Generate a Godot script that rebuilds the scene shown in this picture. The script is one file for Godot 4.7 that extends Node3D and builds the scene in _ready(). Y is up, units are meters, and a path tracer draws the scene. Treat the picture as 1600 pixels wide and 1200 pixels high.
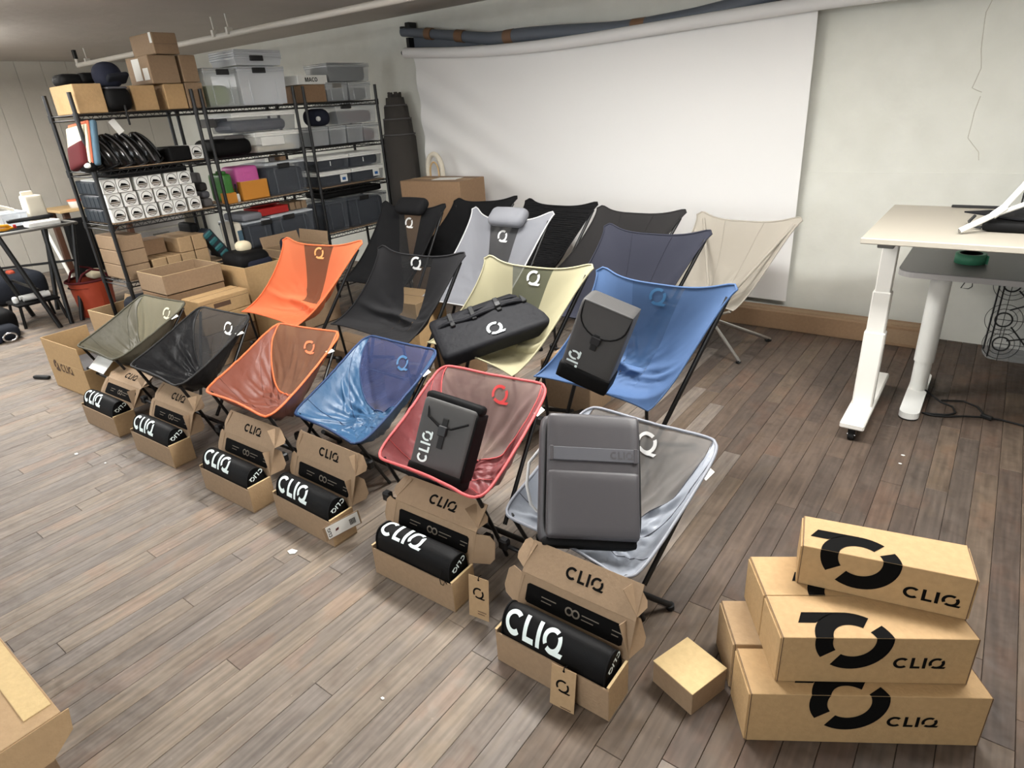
extends Node3D

# ---------- camera, light and exposure: tune here ----------
const CAM_HEIGHT := 1.5
const FOCAL := 985.0            # focal length in pixels of a 1600 x 1200 frame
const EXPOSURE := 0.95
const LAMP_ENERGY := 8.0
const UP_SHARE := 1.25
const FILL_ENERGY := 3.4  # strength of the fill light added behind the camera

var M := {}
var taken := {}
var rng := RandomNumberGenerator.new()
var wob := FastNoiseLite.new()
var glyph_cache := {}


func setup_view():
	var cam := Camera3D.new()
	cam.name = "camera"
	cam.fov = rad_to_deg(2.0 * atan(600.0 / FOCAL))
	cam.near = 0.02
	cam.far = 60.0
	cam.transform = Transform3D(Basis(Vector3(0.801797, -0.060929, -0.594483), Vector3(-0.198468, 0.911176, -0.361066), Vector3(0.563678, 0.407487, 0.718485)).orthonormalized(), Vector3(0, CAM_HEIGHT, 0))
	add_child(cam)
	cam.current = true
	var e := Environment.new()
	e.background_mode = Environment.BG_COLOR
	e.background_color = Color(0.02, 0.02, 0.02)
	e.tonemap_mode = Environment.TONE_MAPPER_LINEAR
	e.tonemap_exposure = EXPOSURE
	e.sdfgi_enabled = true
	e.ssao_enabled = true
	e.ssil_enabled = true
	var w := WorldEnvironment.new()
	w.name = "environment"
	w.environment = e
	add_child(w)


func ceiling_light(x: float, z: float, sx: float, sz: float, power: float, label: String):
	var t = thing("ceiling_light", label, "light", Vector3(x, 2.035, z), 0.0, "surface mounted ceiling lights")
	var h := mb()
	box(h, Vector3(0, -0.02, 0), Vector3(sx + 0.05, 0.04, sz + 0.05), 0.006)
	put(t, "housing", h, M.white_paint)
	var d := mb()
	box(d, Vector3(0, -0.047, 0), Vector3(sx, 0.014, sz), 0.004)
	put(t, "diffuser", d, M.lamp_glow)
	var l := AreaLight3D.new()
	l.name = "lamp_light"
	l.area_size = Vector2(sx, sz)
	l.area_normalize_energy = true
	l.light_energy = power * LAMP_ENERGY
	l.light_color = Color(0.99, 0.99, 0.985)
	l.area_range = 14.0
	l.area_attenuation = 2.0
	l.shadow_enabled = true
	l.position = Vector3(0, -0.06, 0)
	l.rotation = Vector3(-PI / 2, 0, 0)
	t.add_child(l)
	# added fill: an unseen upward lamp to brighten the ceiling, with hanging rods
	var u := l.duplicate()
	u.name = "fill_up_light"
	u.light_energy = l.light_energy * UP_SHARE
	u.position = Vector3(0, 0.03, 0)
	u.rotation = Vector3(PI / 2, 0, 0)
	t.add_child(u)
	for rx in [-0.4, 0.4]:
		var rd := mb()
		ln(rd, Vector3(rx, 0.0, 0), Vector3(rx, 0.2, 0), 0.006)
		put(t, "rod", rd, M.silver)


func added_fill_panel(n: int, x: float, w: float):
	# unseen fill light added behind the camera, built as a framed glowing pane
	var t := Node3D.new()
	t.name = "fill_panel_%d" % n
	t.set_meta("kind", "structure")
	add_child(t)
	t.position = Vector3(x, 1.35, 2.6)
	var st := mb()
	for q in [[Vector3(0, 0.68, -0.02), Vector3(w + 0.12, 0.06, 0.06)], [Vector3(0, -0.68, -0.02), Vector3(w + 0.12, 0.06, 0.06)], [Vector3(w / 2 + 0.03, 0, -0.02), Vector3(0.06, 1.3, 0.06)], [Vector3(-w / 2 - 0.03, 0, -0.02), Vector3(0.06, 1.3, 0.06)], [Vector3(0, 0, -0.02), Vector3(0.04, 1.3, 0.05)]]:
		box(st, q[0], q[1], 0.004)
	put(t, "fill_frame", st, M.white_paint)
	st = mb()
	box(st, Vector3(0, 0, -0.008), Vector3(w, 1.3, 0.01))
	put(t, "fill_pane", st, M.fill_glow)
	var l := AreaLight3D.new()
	l.name = "fill_light"
	l.area_size = Vector2(w, 1.3)
	l.light_energy = FILL_ENERGY * (1.4 if n == 1 else 1.0)
	l.light_color = Color(0.95, 0.975, 1.0)
	l.area_range = 16.0
	l.area_attenuation = 2.0
	l.shadow_enabled = true
	l.position = Vector3(0, 0, -0.06)
	t.add_child(l)


# ---------- helpers ----------
func numbered(n: String) -> String:
	if not taken.has(n):
		taken[n] = 0
		return n
	taken[n] += 1
	return "%s_%03d" % [n, taken[n]]


func tag(o: Node, label: String, category: String, group := "", kind := ""):
	o.set_meta("label", label)
	o.set_meta("category", category)
	if group != "":
		o.set_meta("group", group)
	if kind != "":
		o.set_meta("kind", kind)


func thing(called: String, label: String, category: String, at := Vector3.ZERO, turn := 0.0, group := "") -> Node3D:
	var o := Node3D.new()
	o.name = numbered(called)
	add_child(o, true)
	o.position = at
	o.rotation.y = turn
	tag(o, label, category, group)
	return o


func mb() -> SurfaceTool:
	var st := SurfaceTool.new()
	st.begin(Mesh.PRIMITIVE_TRIANGLES)
	st.set_smooth_group(-1)
	return st


func put(parent: Node, called: String, st: SurfaceTool, m: Material, label := "") -> MeshInstance3D:
	st.generate_normals()
	return put_mesh(parent, called, st.commit(), m, label)


func put_mesh(parent: Node, called: String, mesh: Mesh, m: Material, label := "") -> MeshInstance3D:
	var o := MeshInstance3D.new()
	o.mesh = mesh
	o.material_override = m
	o.name = numbered(called) if parent == self else called
	parent.add_child(o, true)
	if label != "":
		o.set_meta("label", label)
	return o


func struct(called: String, st: SurfaceTool, m: Material) -> MeshInstance3D:
	var o = put(self, called, st, m)
	o.set_meta("kind", "structure")
	return o


func face(st: SurfaceTool, p: Array, out: Vector3):
	var n: Vector3 = (p[1] - p[0]).cross(p[2] - p[0])
	var q = p
	if n.dot(out) > 0:
		q = p.duplicate()
		q.reverse()
	for i in range(1, q.size() - 1):
		st.add_vertex(q[0])
		st.add_vertex(q[i])
		st.add_vertex(q[i + 1])


# a box with chamfered edges
func box(st: SurfaceTool, c: Vector3, s: Vector3, bev := 0.0, b := Basis()):
	var h := s * 0.5
	st.set_smooth_group(-1)
	var bv := minf(bev, minf(h.x, minf(h.y, h.z)) * 0.9)
	var P := func(sg: Vector3, ax: int) -> Vector3:
		var r := Vector3(sg.x * h.x, sg.y * h.y, sg.z * h.z)
		for k in 3:
			if k != ax:
				r[k] -= sg[k] * bv
		return c + b * r
	for ax in 3:
		for sg in [-1.0, 1.0]:
			var u := (ax + 1) % 3
			var v := (ax + 2) % 3
			var pts := []
			for q in [[-1, -1], [1, -1], [1, 1], [-1, 1]]:
				var d := Vector3()
				d[ax] = sg
				d[u] = q[0]
				d[v] = q[1]
				pts.append(P.call(d, ax))
			var o := Vector3()
			o[ax] = sg
			face(st, pts, b * o)
	if bv <= 0.0:
		return
	for ax in 3:
		var u := (ax + 1) % 3
		var v := (ax + 2) % 3
		for q in [[-1, -1], [1, -1], [1, 1], [-1, 1]]:
			var d0 := Vector3()
			d0[u] = q[0]
			d0[v] = q[1]
			var d1 := d0
			d0[ax] = -1
			d1[ax] = 1
			var o := Vector3()
			o[u] = q[0]
			o[v] = q[1]
			face(st, [P.call(d0, u), P.call(d1, u), P.call(d1, v), P.call(d0, v)], b * o)
	for sx in [-1.0, 1.0]:
		for sy in [-1.0, 1.0]:
			for sz in [-1.0, 1.0]:
				var d := Vector3(sx, sy, sz)
				face(st, [P.call(d, 0), P.call(d, 1), P.call(d, 2)], b * d)


# a sheet f(s, t) with s, t in 0..1
func sheet(st: SurfaceTool, f: Callable, ns: int, nt: int, smooth := true):
	st.set_smooth_group(0 if smooth else -1)
	var rows := []
	for j in nt + 1:
		var row := PackedVector3Array()
		for i in ns + 1:
			row.append(f.call(float(i) / ns, float(j) / nt))
		rows.append(row)
	for j in nt:
		for i in ns:
			var a: Vector3 = rows[j][i]
			var b: Vector3 = rows[j][i + 1]
			var c: Vector3 = rows[j + 1][i + 1]
			var d: Vector3 = rows[j + 1][i]
			if not (a.is_equal_approx(b) or b.is_equal_approx(c)):
				st.add_vertex(a); st.add_vertex(c); st.add_vertex(b)
			if not (c.is_equal_approx(d) or d.is_equal_approx(a)):
				st.add_vertex(a); st.add_vertex(d); st.add_vertex(c)


func tube(st: SurfaceTool, pts: Array, r, sides := 8, closed := false):
	st.set_smooth_group(0)
	var n := pts.size()
	var rings := []
	var up := Vector3.UP
	for i in n:
		var a: Vector3 = pts[(i - 1 + n) % n] if (closed or i > 0) else pts[i]
		var c: Vector3 = pts[(i + 1) % n] if (closed or i < n - 1) else pts[i]
		var t := (c - a).normalized()
		if i == 0 and absf(t.dot(up)) > 0.9:
			up = Vector3.RIGHT
		var x := (up - t * up.dot(t)).normalized()
		up = x
		var y := t.cross(x)
		var rr: float = r[i] if r is Array else r
		var ring := PackedVector3Array()
		for k in sides:
			var an := TAU * k / sides
			ring.append(pts[i] + (x * cos(an) + y * sin(an)) * rr)
		rings.append(ring)
	var m := n if closed else n - 1
	for i in m:
		var A: PackedVector3Array = rings[i]
		var B: PackedVector3Array = rings[(i + 1) % n]
		for k in sides:
			var k2 := (k + 1) % sides
			st.add_vertex(A[k]); st.add_vertex(B[k2]); st.add_vertex(B[k])
			st.add_vertex(A[k]); st.add_vertex(A[k2]); st.add_vertex(B[k2])
	if not closed:
		st.set_smooth_group(-1)
		face(st, Array(rings[0]), pts[0] - pts[1])
		face(st, Array(rings[n - 1]), pts[n - 1] - pts[n - 2])


func lathe(st: SurfaceTool, prof: Array, sides := 20, xf := Transform3D()):
	sheet(st, func(s, t):
		var q: float = s * (prof.size() - 1)
		var i := mini(int(q), prof.size() - 2)
		var p: Vector2 = prof[i].lerp(prof[i + 1], q - i)
		return xf * Vector3(p.x * cos(TAU * t), p.y, p.x * sin(TAU * t)), prof.size() - 1, sides)


# a cushion: box with round edges, dented by noise
func rbox(st: SurfaceTool, xf: Transform3D, size: Vector3, r: float, n := 8, amp := 0.0, sd := 0.0, freq := 9.0):
	var h := size * 0.5
	var rr := minf(r, minf(h.x, minf(h.y, h.z)))
	for ax in 3:
		for sg in [-1.0, 1.0]:
			var u := (ax + 1) % 3
			var v := (ax + 2) % 3
			var sgn: float = sg
			sheet(st, func(s, t):
				var p := Vector3()
				p[ax] = sgn * h[ax]
				var a: float = s * 2.0 - 1.0
				var b: float = t * 2.0 - 1.0
				if sgn < 0:
					a = -a
				# more points near the edges, where it is round
				a = signf(a) * (1.0 - pow(1.0 - absf(a), 1.6))
				b = signf(b) * (1.0 - pow(1.0 - absf(b), 1.6))
				p[u] = a * h[u]
				p[v] = b * h[v]
				var inner := p.clamp(-(h - Vector3.ONE * rr), h - Vector3.ONE * rr)
				var d := (p - inner)
				d = d.normalized() if d.length() > 1e-6 else Vector3()
				var q := inner + d * rr
				if amp > 0.0:
					q += q.normalized() * amp * wob.get_noise_3d(q.x * freq * 10 + sd, q.y * freq * 10, q.z * freq * 10)
				return xf * q, n, n)


func ln(st: SurfaceTool, a: Vector3, b: Vector3, r := 0.004, sides := 6):
	tube(st, [a, b], r, sides)


# ---------- lettering ----------
func ring_cells(cx: float, cy: float, r0: float, r1: float, a0: float, a1: float, nr := 3) -> Array:
	var out := []
	var n := int(ceil(absf(a1 - a0) / 7.0))
	for i in n:
		var p := deg_to_rad(lerpf(a0, a1, float(i) / n))
		var q := deg_to_rad(lerpf(a0, a1, float(i + 1) / n))
		for k in nr:
			var ra := lerpf(r0, r1, float(k) / nr)
			var rb := lerpf(r0, r1, float(k + 1) / nr)
			out.append([Vector2(cx + ra * cos(p), cy + ra * sin(p)), Vector2(cx + rb * cos(p), cy + rb * sin(p)), Vector2(cx + rb * cos(q), cy + rb * sin(q)), Vector2(cx + ra * cos(q), cy + ra * sin(q))])
	return out


func quad_cells(a: Vector2, b: Vector2, c: Vector2, d: Vector2, n := 4, m := 3) -> Array:
	var out := []
	for i in n:
		for k in m:
			var s0 := float(i) / n
			var s1 := float(i + 1) / n
			var t0 := float(k) / m
			var t1 := float(k + 1) / m
			out.append([a.lerp(b, s0).lerp(d.lerp(c, s0), t0), a.lerp(b, s1).lerp(d.lerp(c, s1), t0), a.lerp(b, s1).lerp(d.lerp(c, s1), t1), a.lerp(b, s0).lerp(d.lerp(c, s0), t1)])
	return out


# the broken ring with a foot; 1 high, centre (.5, .5); thick is the width of the stroke
func ring_emblem(thick := 0.2, nr := 3, foot := 1.12) -> Array:
	var key := "e%.3f_%d_%.2f" % [thick, nr, foot]
	if not glyph_cache.has(key):
		var r0 := 0.5 - thick
		var out := ring_cells(0.5, 0.5, r0, 0.5, 58, 212, nr)
		out.append_array(ring_cells(0.5, 0.5, r0, 0.5, -128, 36, nr))
		# the foot fills what lies between the base line and the ring
		var top := thick * 0.85
		var n := 14
		for i in n:
			var s := []
			for k in 2:
				var xa := lerpf(0.5, foot - 0.1, float(i + k) / n)
				var xb := lerpf(0.5, foot, float(i + k) / n)
				var d := absf(xb - 0.5)
				var lim := 0.5 - sqrt(0.25 - d * d) if d < 0.5 else 1.0
				var t := minf(top, lim)
				s.append([Vector2(xa, 0), Vector2(lerpf(xa, xb, t / top), t)])
			for k in nr:
				var u0 := float(k) / nr
				var u1 := float(k + 1) / nr
				out.append([s[0][0].lerp(s[0][1], u0), s[1][0].lerp(s[1][1], u0), s[1][0].lerp(s[1][1], u1), s[0][0].lerp(s[0][1], u1)])
		glyph_cache[key] = out
	return glyph_cache[key]


func word_cells() -> Array:
	if not glyph_cache.has("word"):
		var out := ring_cells(0.5, 0.5, 0.29, 0.5, 46, 314)
		out.append_array(quad_cells(Vector2(1.08, 0), Vector2(1.29, 0), Vector2(1.29, 1), Vector2(1.08, 1), 2, 8))
		out.append_array(quad_cells(Vector2(1.29, 0), Vector2(1.68, 0), Vector2(1.68, 0.2), Vector2(1.29, 0.2), 3, 2))
		out.append_array(quad_cells(Vector2(1.82, 0), Vector2(2.03, 0), Vector2(2.03, 1), Vector2(1.82, 1), 2, 8))
		for c in ring_emblem(0.2):
			out.append([c[0] + Vector2(2.17, 0), c[1] + Vector2(2.17, 0), c[2] + Vector2(2.17, 0), c[3] + Vector2(2.17, 0)])
		glyph_cache["word"] = out
	return glyph_cache["word"]


const WORD_LONG := 3.25


func ink(st: SurfaceTool, cells: Array, f: Callable):
	st.set_smooth_group(-1)
	for c in cells:
		var a: Vector3 = f.call(c[0])
		var b: Vector3 = f.call(c[1])
		var d: Vector3 = f.call(c[2])
		var e: Vector3 = f.call(c[3])
		st.add_vertex(a); st.add_vertex(d); st.add_vertex(b)
		st.add_vertex(a); st.add_vertex(e); st.add_vertex(d)


# cells laid over the upper front edge of a box: each is cut along the edge, so that none spans it
func ink_over_edge(st: SurfaceTool, cells: Array, place: Callable, h: float, f: Callable):
	st.set_smooth_group(-1)
	for c in cells:
		for side in [-1.0, 1.0]:
			var poly := []
			for i in 4:
				var a: Vector2 = place.call(c[i])
				var b: Vector2 = place.call(c[(i + 1) % 4])
				var da: float = (a.y - h) * side
				var db: float = (b.y - h) * side
				if da >= 0.0:
					poly.append(a)
				if da * db < 0.0:
					poly.append(a.lerp(b, da / (da - db)))
			for i in range(1, poly.size() - 1):
				st.add_vertex(f.call(poly[0], side)); st.add_vertex(f.call(poly[i + 1], side)); st.add_vertex(f.call(poly[i], side))


# cells onto a flat place: o is the lower left corner, x and y the directions times the size of one letter
func ink_flat(st: SurfaceTool, cells: Array, o: Vector3, x: Vector3, y: Vector3):
	ink(st, cells, func(p): return o + x * p.x + y * p.y)


func words(parent: Node, called: String, text: String, height: float, xf: Transform3D, m: Material):
	var tm := TextMesh.new()
	var f := SystemFont.new()
	f.font_names = PackedStringArray(["Droid Sans"])
	f.font_weight = 700
	tm.font = f
	tm.text = text
	tm.font_size = 32
	tm.pixel_size = height / 24.0
	tm.depth = 0.0006
	tm.curve_step = 4.0
	var o = put_mesh(parent, called, tm, m)
	o.transform = xf


# ---------- materials ----------
func noise_tex(freq: float, lo: Color, hi: Color, sd: int, normal := false, bump := 4.0, size := 256, oct := 4) -> NoiseTexture2D:
	var n := FastNoiseLite.new()
	n.noise_type = FastNoiseLite.TYPE_SIMPLEX_SMOOTH
	n.seed = sd
	n.frequency = freq
	n.fractal_octaves = oct
	var t := NoiseTexture2D.new()
	t.width = size
	t.height = size
	t.seamless = true
	t.noise = n
	if normal:
		t.as_normal_map = true
		t.bump_strength = bump
	else:
		var g := Gradient.new()
		g.set_color(0, lo)
		g.set_color(1, hi)
		t.color_ramp = g
	return t


func mat(key: String, c: Color, rough := 0.7, metal := 0.0) -> StandardMaterial3D:
	var m := StandardMaterial3D.new()
	m.resource_name = key
	m.albedo_color = c
	m.roughness = rough
	m.metallic = metal
	m.cull_mode = BaseMaterial3D.CULL_DISABLED
	M[key] = m
	return m


func dress(m: StandardMaterial3D, tex: Texture2D, nrm: Texture2D, scale: Vector3, ns := 0.4, world := false):
	m.uv1_triplanar = true
	m.uv1_world_triplanar = world
	m.uv1_scale = scale
	if tex:
		m.albedo_texture = tex
	if nrm:
		m.normal_enabled = true
		m.normal_texture = nrm
		m.normal_scale = ns


func floor_texture() -> ImageTexture:
	var n := 1024
	var im := Image.create(n, n, false, Image.FORMAT_RGB8)
	var grain := FastNoiseLite.new()
	grain.seed = 3
	grain.frequency = 0.02
	grain.fractal_octaves = 4
	var blot := FastNoiseLite.new()
	blot.seed = 8
	blot.frequency = 0.006
	blot.fractal_octaves = 5
	var spot := FastNoiseLite.new()
	spot.seed = 11
	spot.frequency = 0.016
	spot.fractal_octaves = 3
	for y in n:
		for x in n:
			# seamless by mirroring one half onto the other
			var xx := float(x if x < n / 2 else n - 1 - x)
			var yy := float(y if y < n / 2 else n - 1 - y)
			var g := grain.get_noise_2d(xx * 11.0, yy * 0.6)
			var b := blot.get_noise_2d(xx * 2.2, yy * 1.4)
			var s := spot.get_noise_2d(xx * 2.2, yy * 0.9)
			var v := 0.84 + g * 0.16 + b * 0.07
			var c := Color(v, v, v)
			if s > 0.24:
				c = c.lerp(Color(1.0, 0.95, 0.84), minf((s - 0.24) * 0.8, 0.16))
			elif s < -0.3:
				c = c.lerp(Color(0.5, 0.45, 0.43), minf((-s - 0.3) * 0.8, 0.16))
			if b > 0.22:
				c = c.lerp(Color(0.98, 0.74, 0.62), minf((b - 0.22) * 0.9, 0.15))
			im.set_pixel(x, y, c)
	# flecks of paint and scratches along the boards
	var r := RandomNumberGenerator.new()
	r.seed = 77
	for i in 520:
		var x := r.randi_range(3, n - 8)
		var y := r.randi_range(3, n - 40)
		var v := r.randf_range(0.95, 1.0)
		if i % 4 == 0:
			for k in r.randi_range(6, 30):
				im.set_pixel(x, y + k, im.get_pixel(x, y + k).lerp(Color(v, v, v * 0.96), 0.35))
		else:
			im.set_pixel(x, y, Color(v, v, v * 0.97))
			if i % 7 == 0:
				im.set_pixel(x + 1, y, Color(v, v, v))
				im.set_pixel(x, y + 1, Color(v, v, v))
	return ImageTexture.create_from_image(im)


func weave_texture() -> ImageTexture:
	var im := Image.create(64, 64, false, Image.FORMAT_RGB8)
	for y in 64:
		for x in 64:
			var h := 0.5 + 0.25 * sin(TAU * x / 8.0) * (1.0 if (y / 4) % 2 == 0 else -1.0) + 0.2 * sin(TAU * y / 8.0)
			im.set_pixel(x, y, Color(h, h, h))
	im.bump_map_to_normal_map(3.0)
	return ImageTexture.create_from_image(im)


func make_materials():
	var kraft_tex := noise_tex(0.05, Color(0.94, 0.935, 0.93), Color(1, 1, 1), 5)
	var kraft_n := noise_tex(0.12, Color.BLACK, Color.WHITE, 6, true, 2.0)
	for k in [["kraft", Color(0.575, 0.48, 0.375)], ["kraft_light", Color(0.66, 0.55, 0.41)], ["kraft_dark", Color(0.545, 0.435, 0.325)], ["kraft_gold", Color(0.70, 0.575, 0.405)], ["kraft_tape", Color(0.70, 0.60, 0.47)], ["kraft_pale", Color(0.78, 0.68, 0.49)]]:
		dress(mat(k[0], k[1], 0.75), kraft_tex, kraft_n, Vector3.ONE * 3.0, 0.25)
	mat("corrugated", Color(0.80, 0.70, 0.53), 0.9)
	mat("ochre_card", Color(0.76, 0.50, 0.16), 0.7)
	var plaster := noise_tex(0.012, Color(0.965, 0.965, 0.96), Color(1, 1, 1), 21, false, 1.0, 512)
	var plaster_n := noise_tex(0.03, Color.BLACK, Color.WHITE, 22, true, 5.0, 512)
	dress(mat("plaster", Color(0.84, 0.84, 0.805), 0.8), plaster, plaster_n, Vector3.ONE * 0.6, 0.12, true)
	dress(mat("panelling", Color(0.70, 0.68, 0.64), 0.7), plaster, plaster_n, Vector3.ONE * 0.5, 0.15, true)
	dress(mat("ceiling_paint", Color(0.70, 0.675, 0.645), 0.75), plaster, plaster_n, Vector3.ONE * 0.35, 0.07, true)
	mat("crack", Color(0.74, 0.72, 0.67), 0.9)
	mat("white_paint", Color(0.9, 0.89, 0.86), 0.45)
	mat("pipe_paint", Color(0.82, 0.80, 0.76), 0.5)
	var glow := mat("lamp_glow", Color(0.95, 0.95, 0.92), 0.5)
	glow.emission_enabled = true
	glow.emission = Color(1.0, 0.96, 0.9)
	glow.emission_energy_multiplier = 1.2
	var fill_mat := mat("fill_glow", Color(0.9, 0.93, 0.95), 0.4)  # glow of the added fill panes, nothing lies outside them
	fill_mat.emission_enabled = true
	fill_mat.emission = Color(0.95, 0.98, 1.0)
	fill_mat.emission_energy_multiplier = 1.0
	# floor
	var ft := floor_texture()
	var fn := noise_tex(0.05, Color.BLACK, Color.WHITE, 31, true, 4.0, 512)
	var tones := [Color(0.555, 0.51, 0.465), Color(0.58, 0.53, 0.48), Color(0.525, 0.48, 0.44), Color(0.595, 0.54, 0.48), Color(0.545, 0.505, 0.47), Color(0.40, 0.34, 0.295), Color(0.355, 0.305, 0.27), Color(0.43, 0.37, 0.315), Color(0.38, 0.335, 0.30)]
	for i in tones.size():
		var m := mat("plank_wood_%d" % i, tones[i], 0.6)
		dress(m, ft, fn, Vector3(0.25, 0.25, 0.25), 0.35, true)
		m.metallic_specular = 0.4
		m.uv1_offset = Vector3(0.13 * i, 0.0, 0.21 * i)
	mat("groove", Color(0.2, 0.175, 0.155), 0.9)
	# metals and plastics
	mat("black_metal", Color(0.025, 0.025, 0.028), 0.45)
	mat("wire_black", Color(0.03, 0.03, 0.033), 0.45)
	mat("black_plastic", Color(0.06, 0.06, 0.065), 0.5)
	mat("silver", Color(0.78, 0.78, 0.77), 0.28, 0.9)
	mat("chrome", Color(0.8, 0.8, 0.8), 0.2, 1.0)
	mat("white_metal", Color(0.88, 0.87, 0.84), 0.4)
	mat("white_gloss", Color(0.9, 0.9, 0.88), 0.3)
	mat("desk_top", Color(0.635, 0.61, 0.56), 0.5)
	mat("desk_grey", Color(0.40, 0.395, 0.39), 0.5)
	mat("edge_grey", Color(0.62, 0.61, 0.6), 0.5)
	mat("tape_green", Color(0.28, 0.55, 0.42), 0.5)
	mat("rubber", Color(0.03, 0.03, 0.03), 0.7)
	mat("label_white", Color(0.9, 0.9, 0.88), 0.6)
	mat("lid_white", Color(0.93, 0.93, 0.91), 0.35)
	mat("print_black", Color(0.03, 0.027, 0.025), 0.9).metallic_specular = 0.25
	mat("print_grey", Color(0.42, 0.38, 0.33), 0.7)
	mat("print_white", Color(0.9, 0.95, 0.94), 0.45)
	mat("print_brown", Color(0.33, 0.24, 0.17), 0.7)
	mat("print_maroon", Color(0.35, 0.12, 0.10), 0.7)
	mat("print_blue", Color(0.12, 0.35, 0.6), 0.5)
	mat("marker_black", Color(0.10, 0.10, 0.10), 0.7)
	var clear := mat("clear_plastic", Color(0.84, 0.86, 0.87, 0.32), 0.25)
	clear.transparency = BaseMaterial3D.TRANSPARENCY_ALPHA
	var haze := mat("hazy_plastic", Color(0.88, 0.9, 0.92, 0.62), 0.3)
	haze.transparency = BaseMaterial3D.TRANSPARENCY_ALPHA
	var smoke := mat("grey_plastic", Color(0.42, 0.44, 0.47, 0.36), 0.3)
	smoke.transparency = BaseMaterial3D.TRANSPARENCY_ALPHA
	var sheetm := mat("acrylic", Color(0.72, 0.74, 0.74, 0.22), 0.08)
	sheetm.transparency = BaseMaterial3D.TRANSPARENCY_ALPHA
	mat("green_plastic", Color(0.22, 0.47, 0.18), 0.45)
	mat("lime_cloth", Color(0.50, 0.58, 0.23), 0.7)
	mat("pink_plastic", Color(0.78, 0.36, 0.62), 0.45)
	mat("red_plastic", Color(0.66, 0.12, 0.11), 0.45)
	mat("yellow_plastic", Color(0.85, 0.58, 0.12), 0.5)
	mat("blue_drawer", Color(0.08, 0.105, 0.135), 0.5)
	mat("teal_case", Color(0.12, 0.34, 0.35), 0.5)
	mat("teal_side", Color(0.13, 0.16, 0.19), 0.5)
	mat("helmet_black", Color(0.035, 0.035, 0.035), 0.15)
	mat("grey_steel", Color(0.45, 0.44, 0.42), 0.5)
	mat("walnut", Color(0.30, 0.19, 0.13), 0.5)
	mat("pale_wood", Color(0.78, 0.66, 0.48), 0.6)
	# cloth
	var weave := weave_texture()
	var crush := noise_tex(0.018, Color.BLACK, Color.WHITE, 41, true, 7.0, 512, 3)
	var cl := {
		"sling_olive": [Color(0.345, 0.33, 0.275), 0.5, 1], "sling_black": [Color(0.115, 0.115, 0.12), 0.42, 1], "sling_rust": [Color(0.47, 0.26, 0.20), 0.5, 1],
		"sling_blue": [Color(0.19, 0.33, 0.46), 0.42, 1], "sling_red": [Color(0.46, 0.21, 0.215), 0.5, 1], "sling_silver": [Color(0.60, 0.62, 0.655), 0.35, 1],
		"cloth_orange": [Color(0.82, 0.43, 0.26), 0.75, 0], "cloth_charcoal": [Color(0.14, 0.138, 0.142), 0.8, 0], "cloth_khaki": [Color(0.595, 0.57, 0.455), 0.8, 0],
		"cloth_blue": [Color(0.235, 0.34, 0.49), 0.75, 0], "cloth_black": [Color(0.085, 0.085, 0.09), 0.85, 0], "cloth_grey": [Color(0.45, 0.455, 0.475), 0.8, 0],
		"cloth_slate": [Color(0.185, 0.19, 0.23), 0.8, 0], "cloth_graphite": [Color(0.185, 0.18, 0.18), 0.85, 0], "cloth_beige": [Color(0.61, 0.585, 0.54), 0.85, 0],
		"pouch_black": [Color(0.012, 0.012, 0.015), 0.6, 0], "bag_grey": [Color(0.26, 0.255, 0.25), 0.6, 0], "bag_black": [Color(0.028, 0.027, 0.029), 0.7, 0], "bag_navy": [Color(0.065, 0.065, 0.08), 0.6, 1],
		"pack_grey": [Color(0.265, 0.255, 0.265), 0.42, 0], "strap_grey": [Color(0.30, 0.30, 0.32), 0.6, 0],
		"carpet": [Color(0.225, 0.21, 0.195), 0.95, 0], "canvas": [Color(0.84, 0.81, 0.74), 0.85, 0], "cloth_navy": [Color(0.12, 0.13, 0.18), 0.85, 0], "cloth_wine": [Color(0.30, 0.10, 0.11), 0.85, 0], "cloth_steel": [Color(0.26, 0.36, 0.42), 0.85, 0],
		"cloth_peach": [Color(0.80, 0.42, 0.30), 0.85, 0], "cloth_cream": [Color(0.85, 0.80, 0.68), 0.85, 0], "leather_orange": [Color(0.60, 0.215, 0.10), 0.6, 0], "cloth_dim": [Color(0.12, 0.13, 0.155), 0.85, 0], "cloth_ash": [Color(0.34, 0.33, 0.33), 0.85, 0],
		"screen_white": [Color(0.90, 0.895, 0.885), 0.75, 0], "roll_slate": [Color(0.36, 0.385, 0.42), 0.6, 0],
	}
	for k in cl:
		var v: Array = cl[k]
		var m := mat(k, v[0], v[1])
		if v[2] == 1:
			dress(m, null, crush, Vector3.ONE * 2.2, 0.3)
		else:
			dress(m, null, weave, Vector3.ONE * 55.0, 0.2)
		if v[0].get_luminance() > 0.2:
			m.rim_enabled = true
			m.rim = 0.12
		else:
			m.metallic_specular = 0.3
	dress(M.screen_white, null, noise_tex(0.01, Color.BLACK, Color.WHITE, 51, true, 3.0, 256, 3), Vector3.ONE * 0.7, 0.2)
	for k in [["net_olive", Color(0.42, 0.40, 0.32, 0.9)], ["net_black", Color(0.10, 0.10, 0.105, 0.85)], ["net_rust", Color(0.42, 0.26, 0.16, 0.82)], ["net_blue", Color(0.15, 0.20, 0.36, 0.74)], ["net_red", Color(0.50, 0.40, 0.38, 0.66)], ["net_silver", Color(0.45, 0.44, 0.43, 0.72)],
			["net_orange", Color(0.46, 0.24, 0.12, 0.8)], ["net_charcoal", Color(0.12, 0.12, 0.12, 0.6)], ["net_grey", Color(0.22, 0.22, 0.225, 0.85)], ["net_khaki", Color(0.33, 0.33, 0.25, 0.8)], ["net_sky", Color(0.19, 0.31, 0.46, 0.85)]]:
		var m := mat(k[0], k[1], 0.8)
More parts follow.
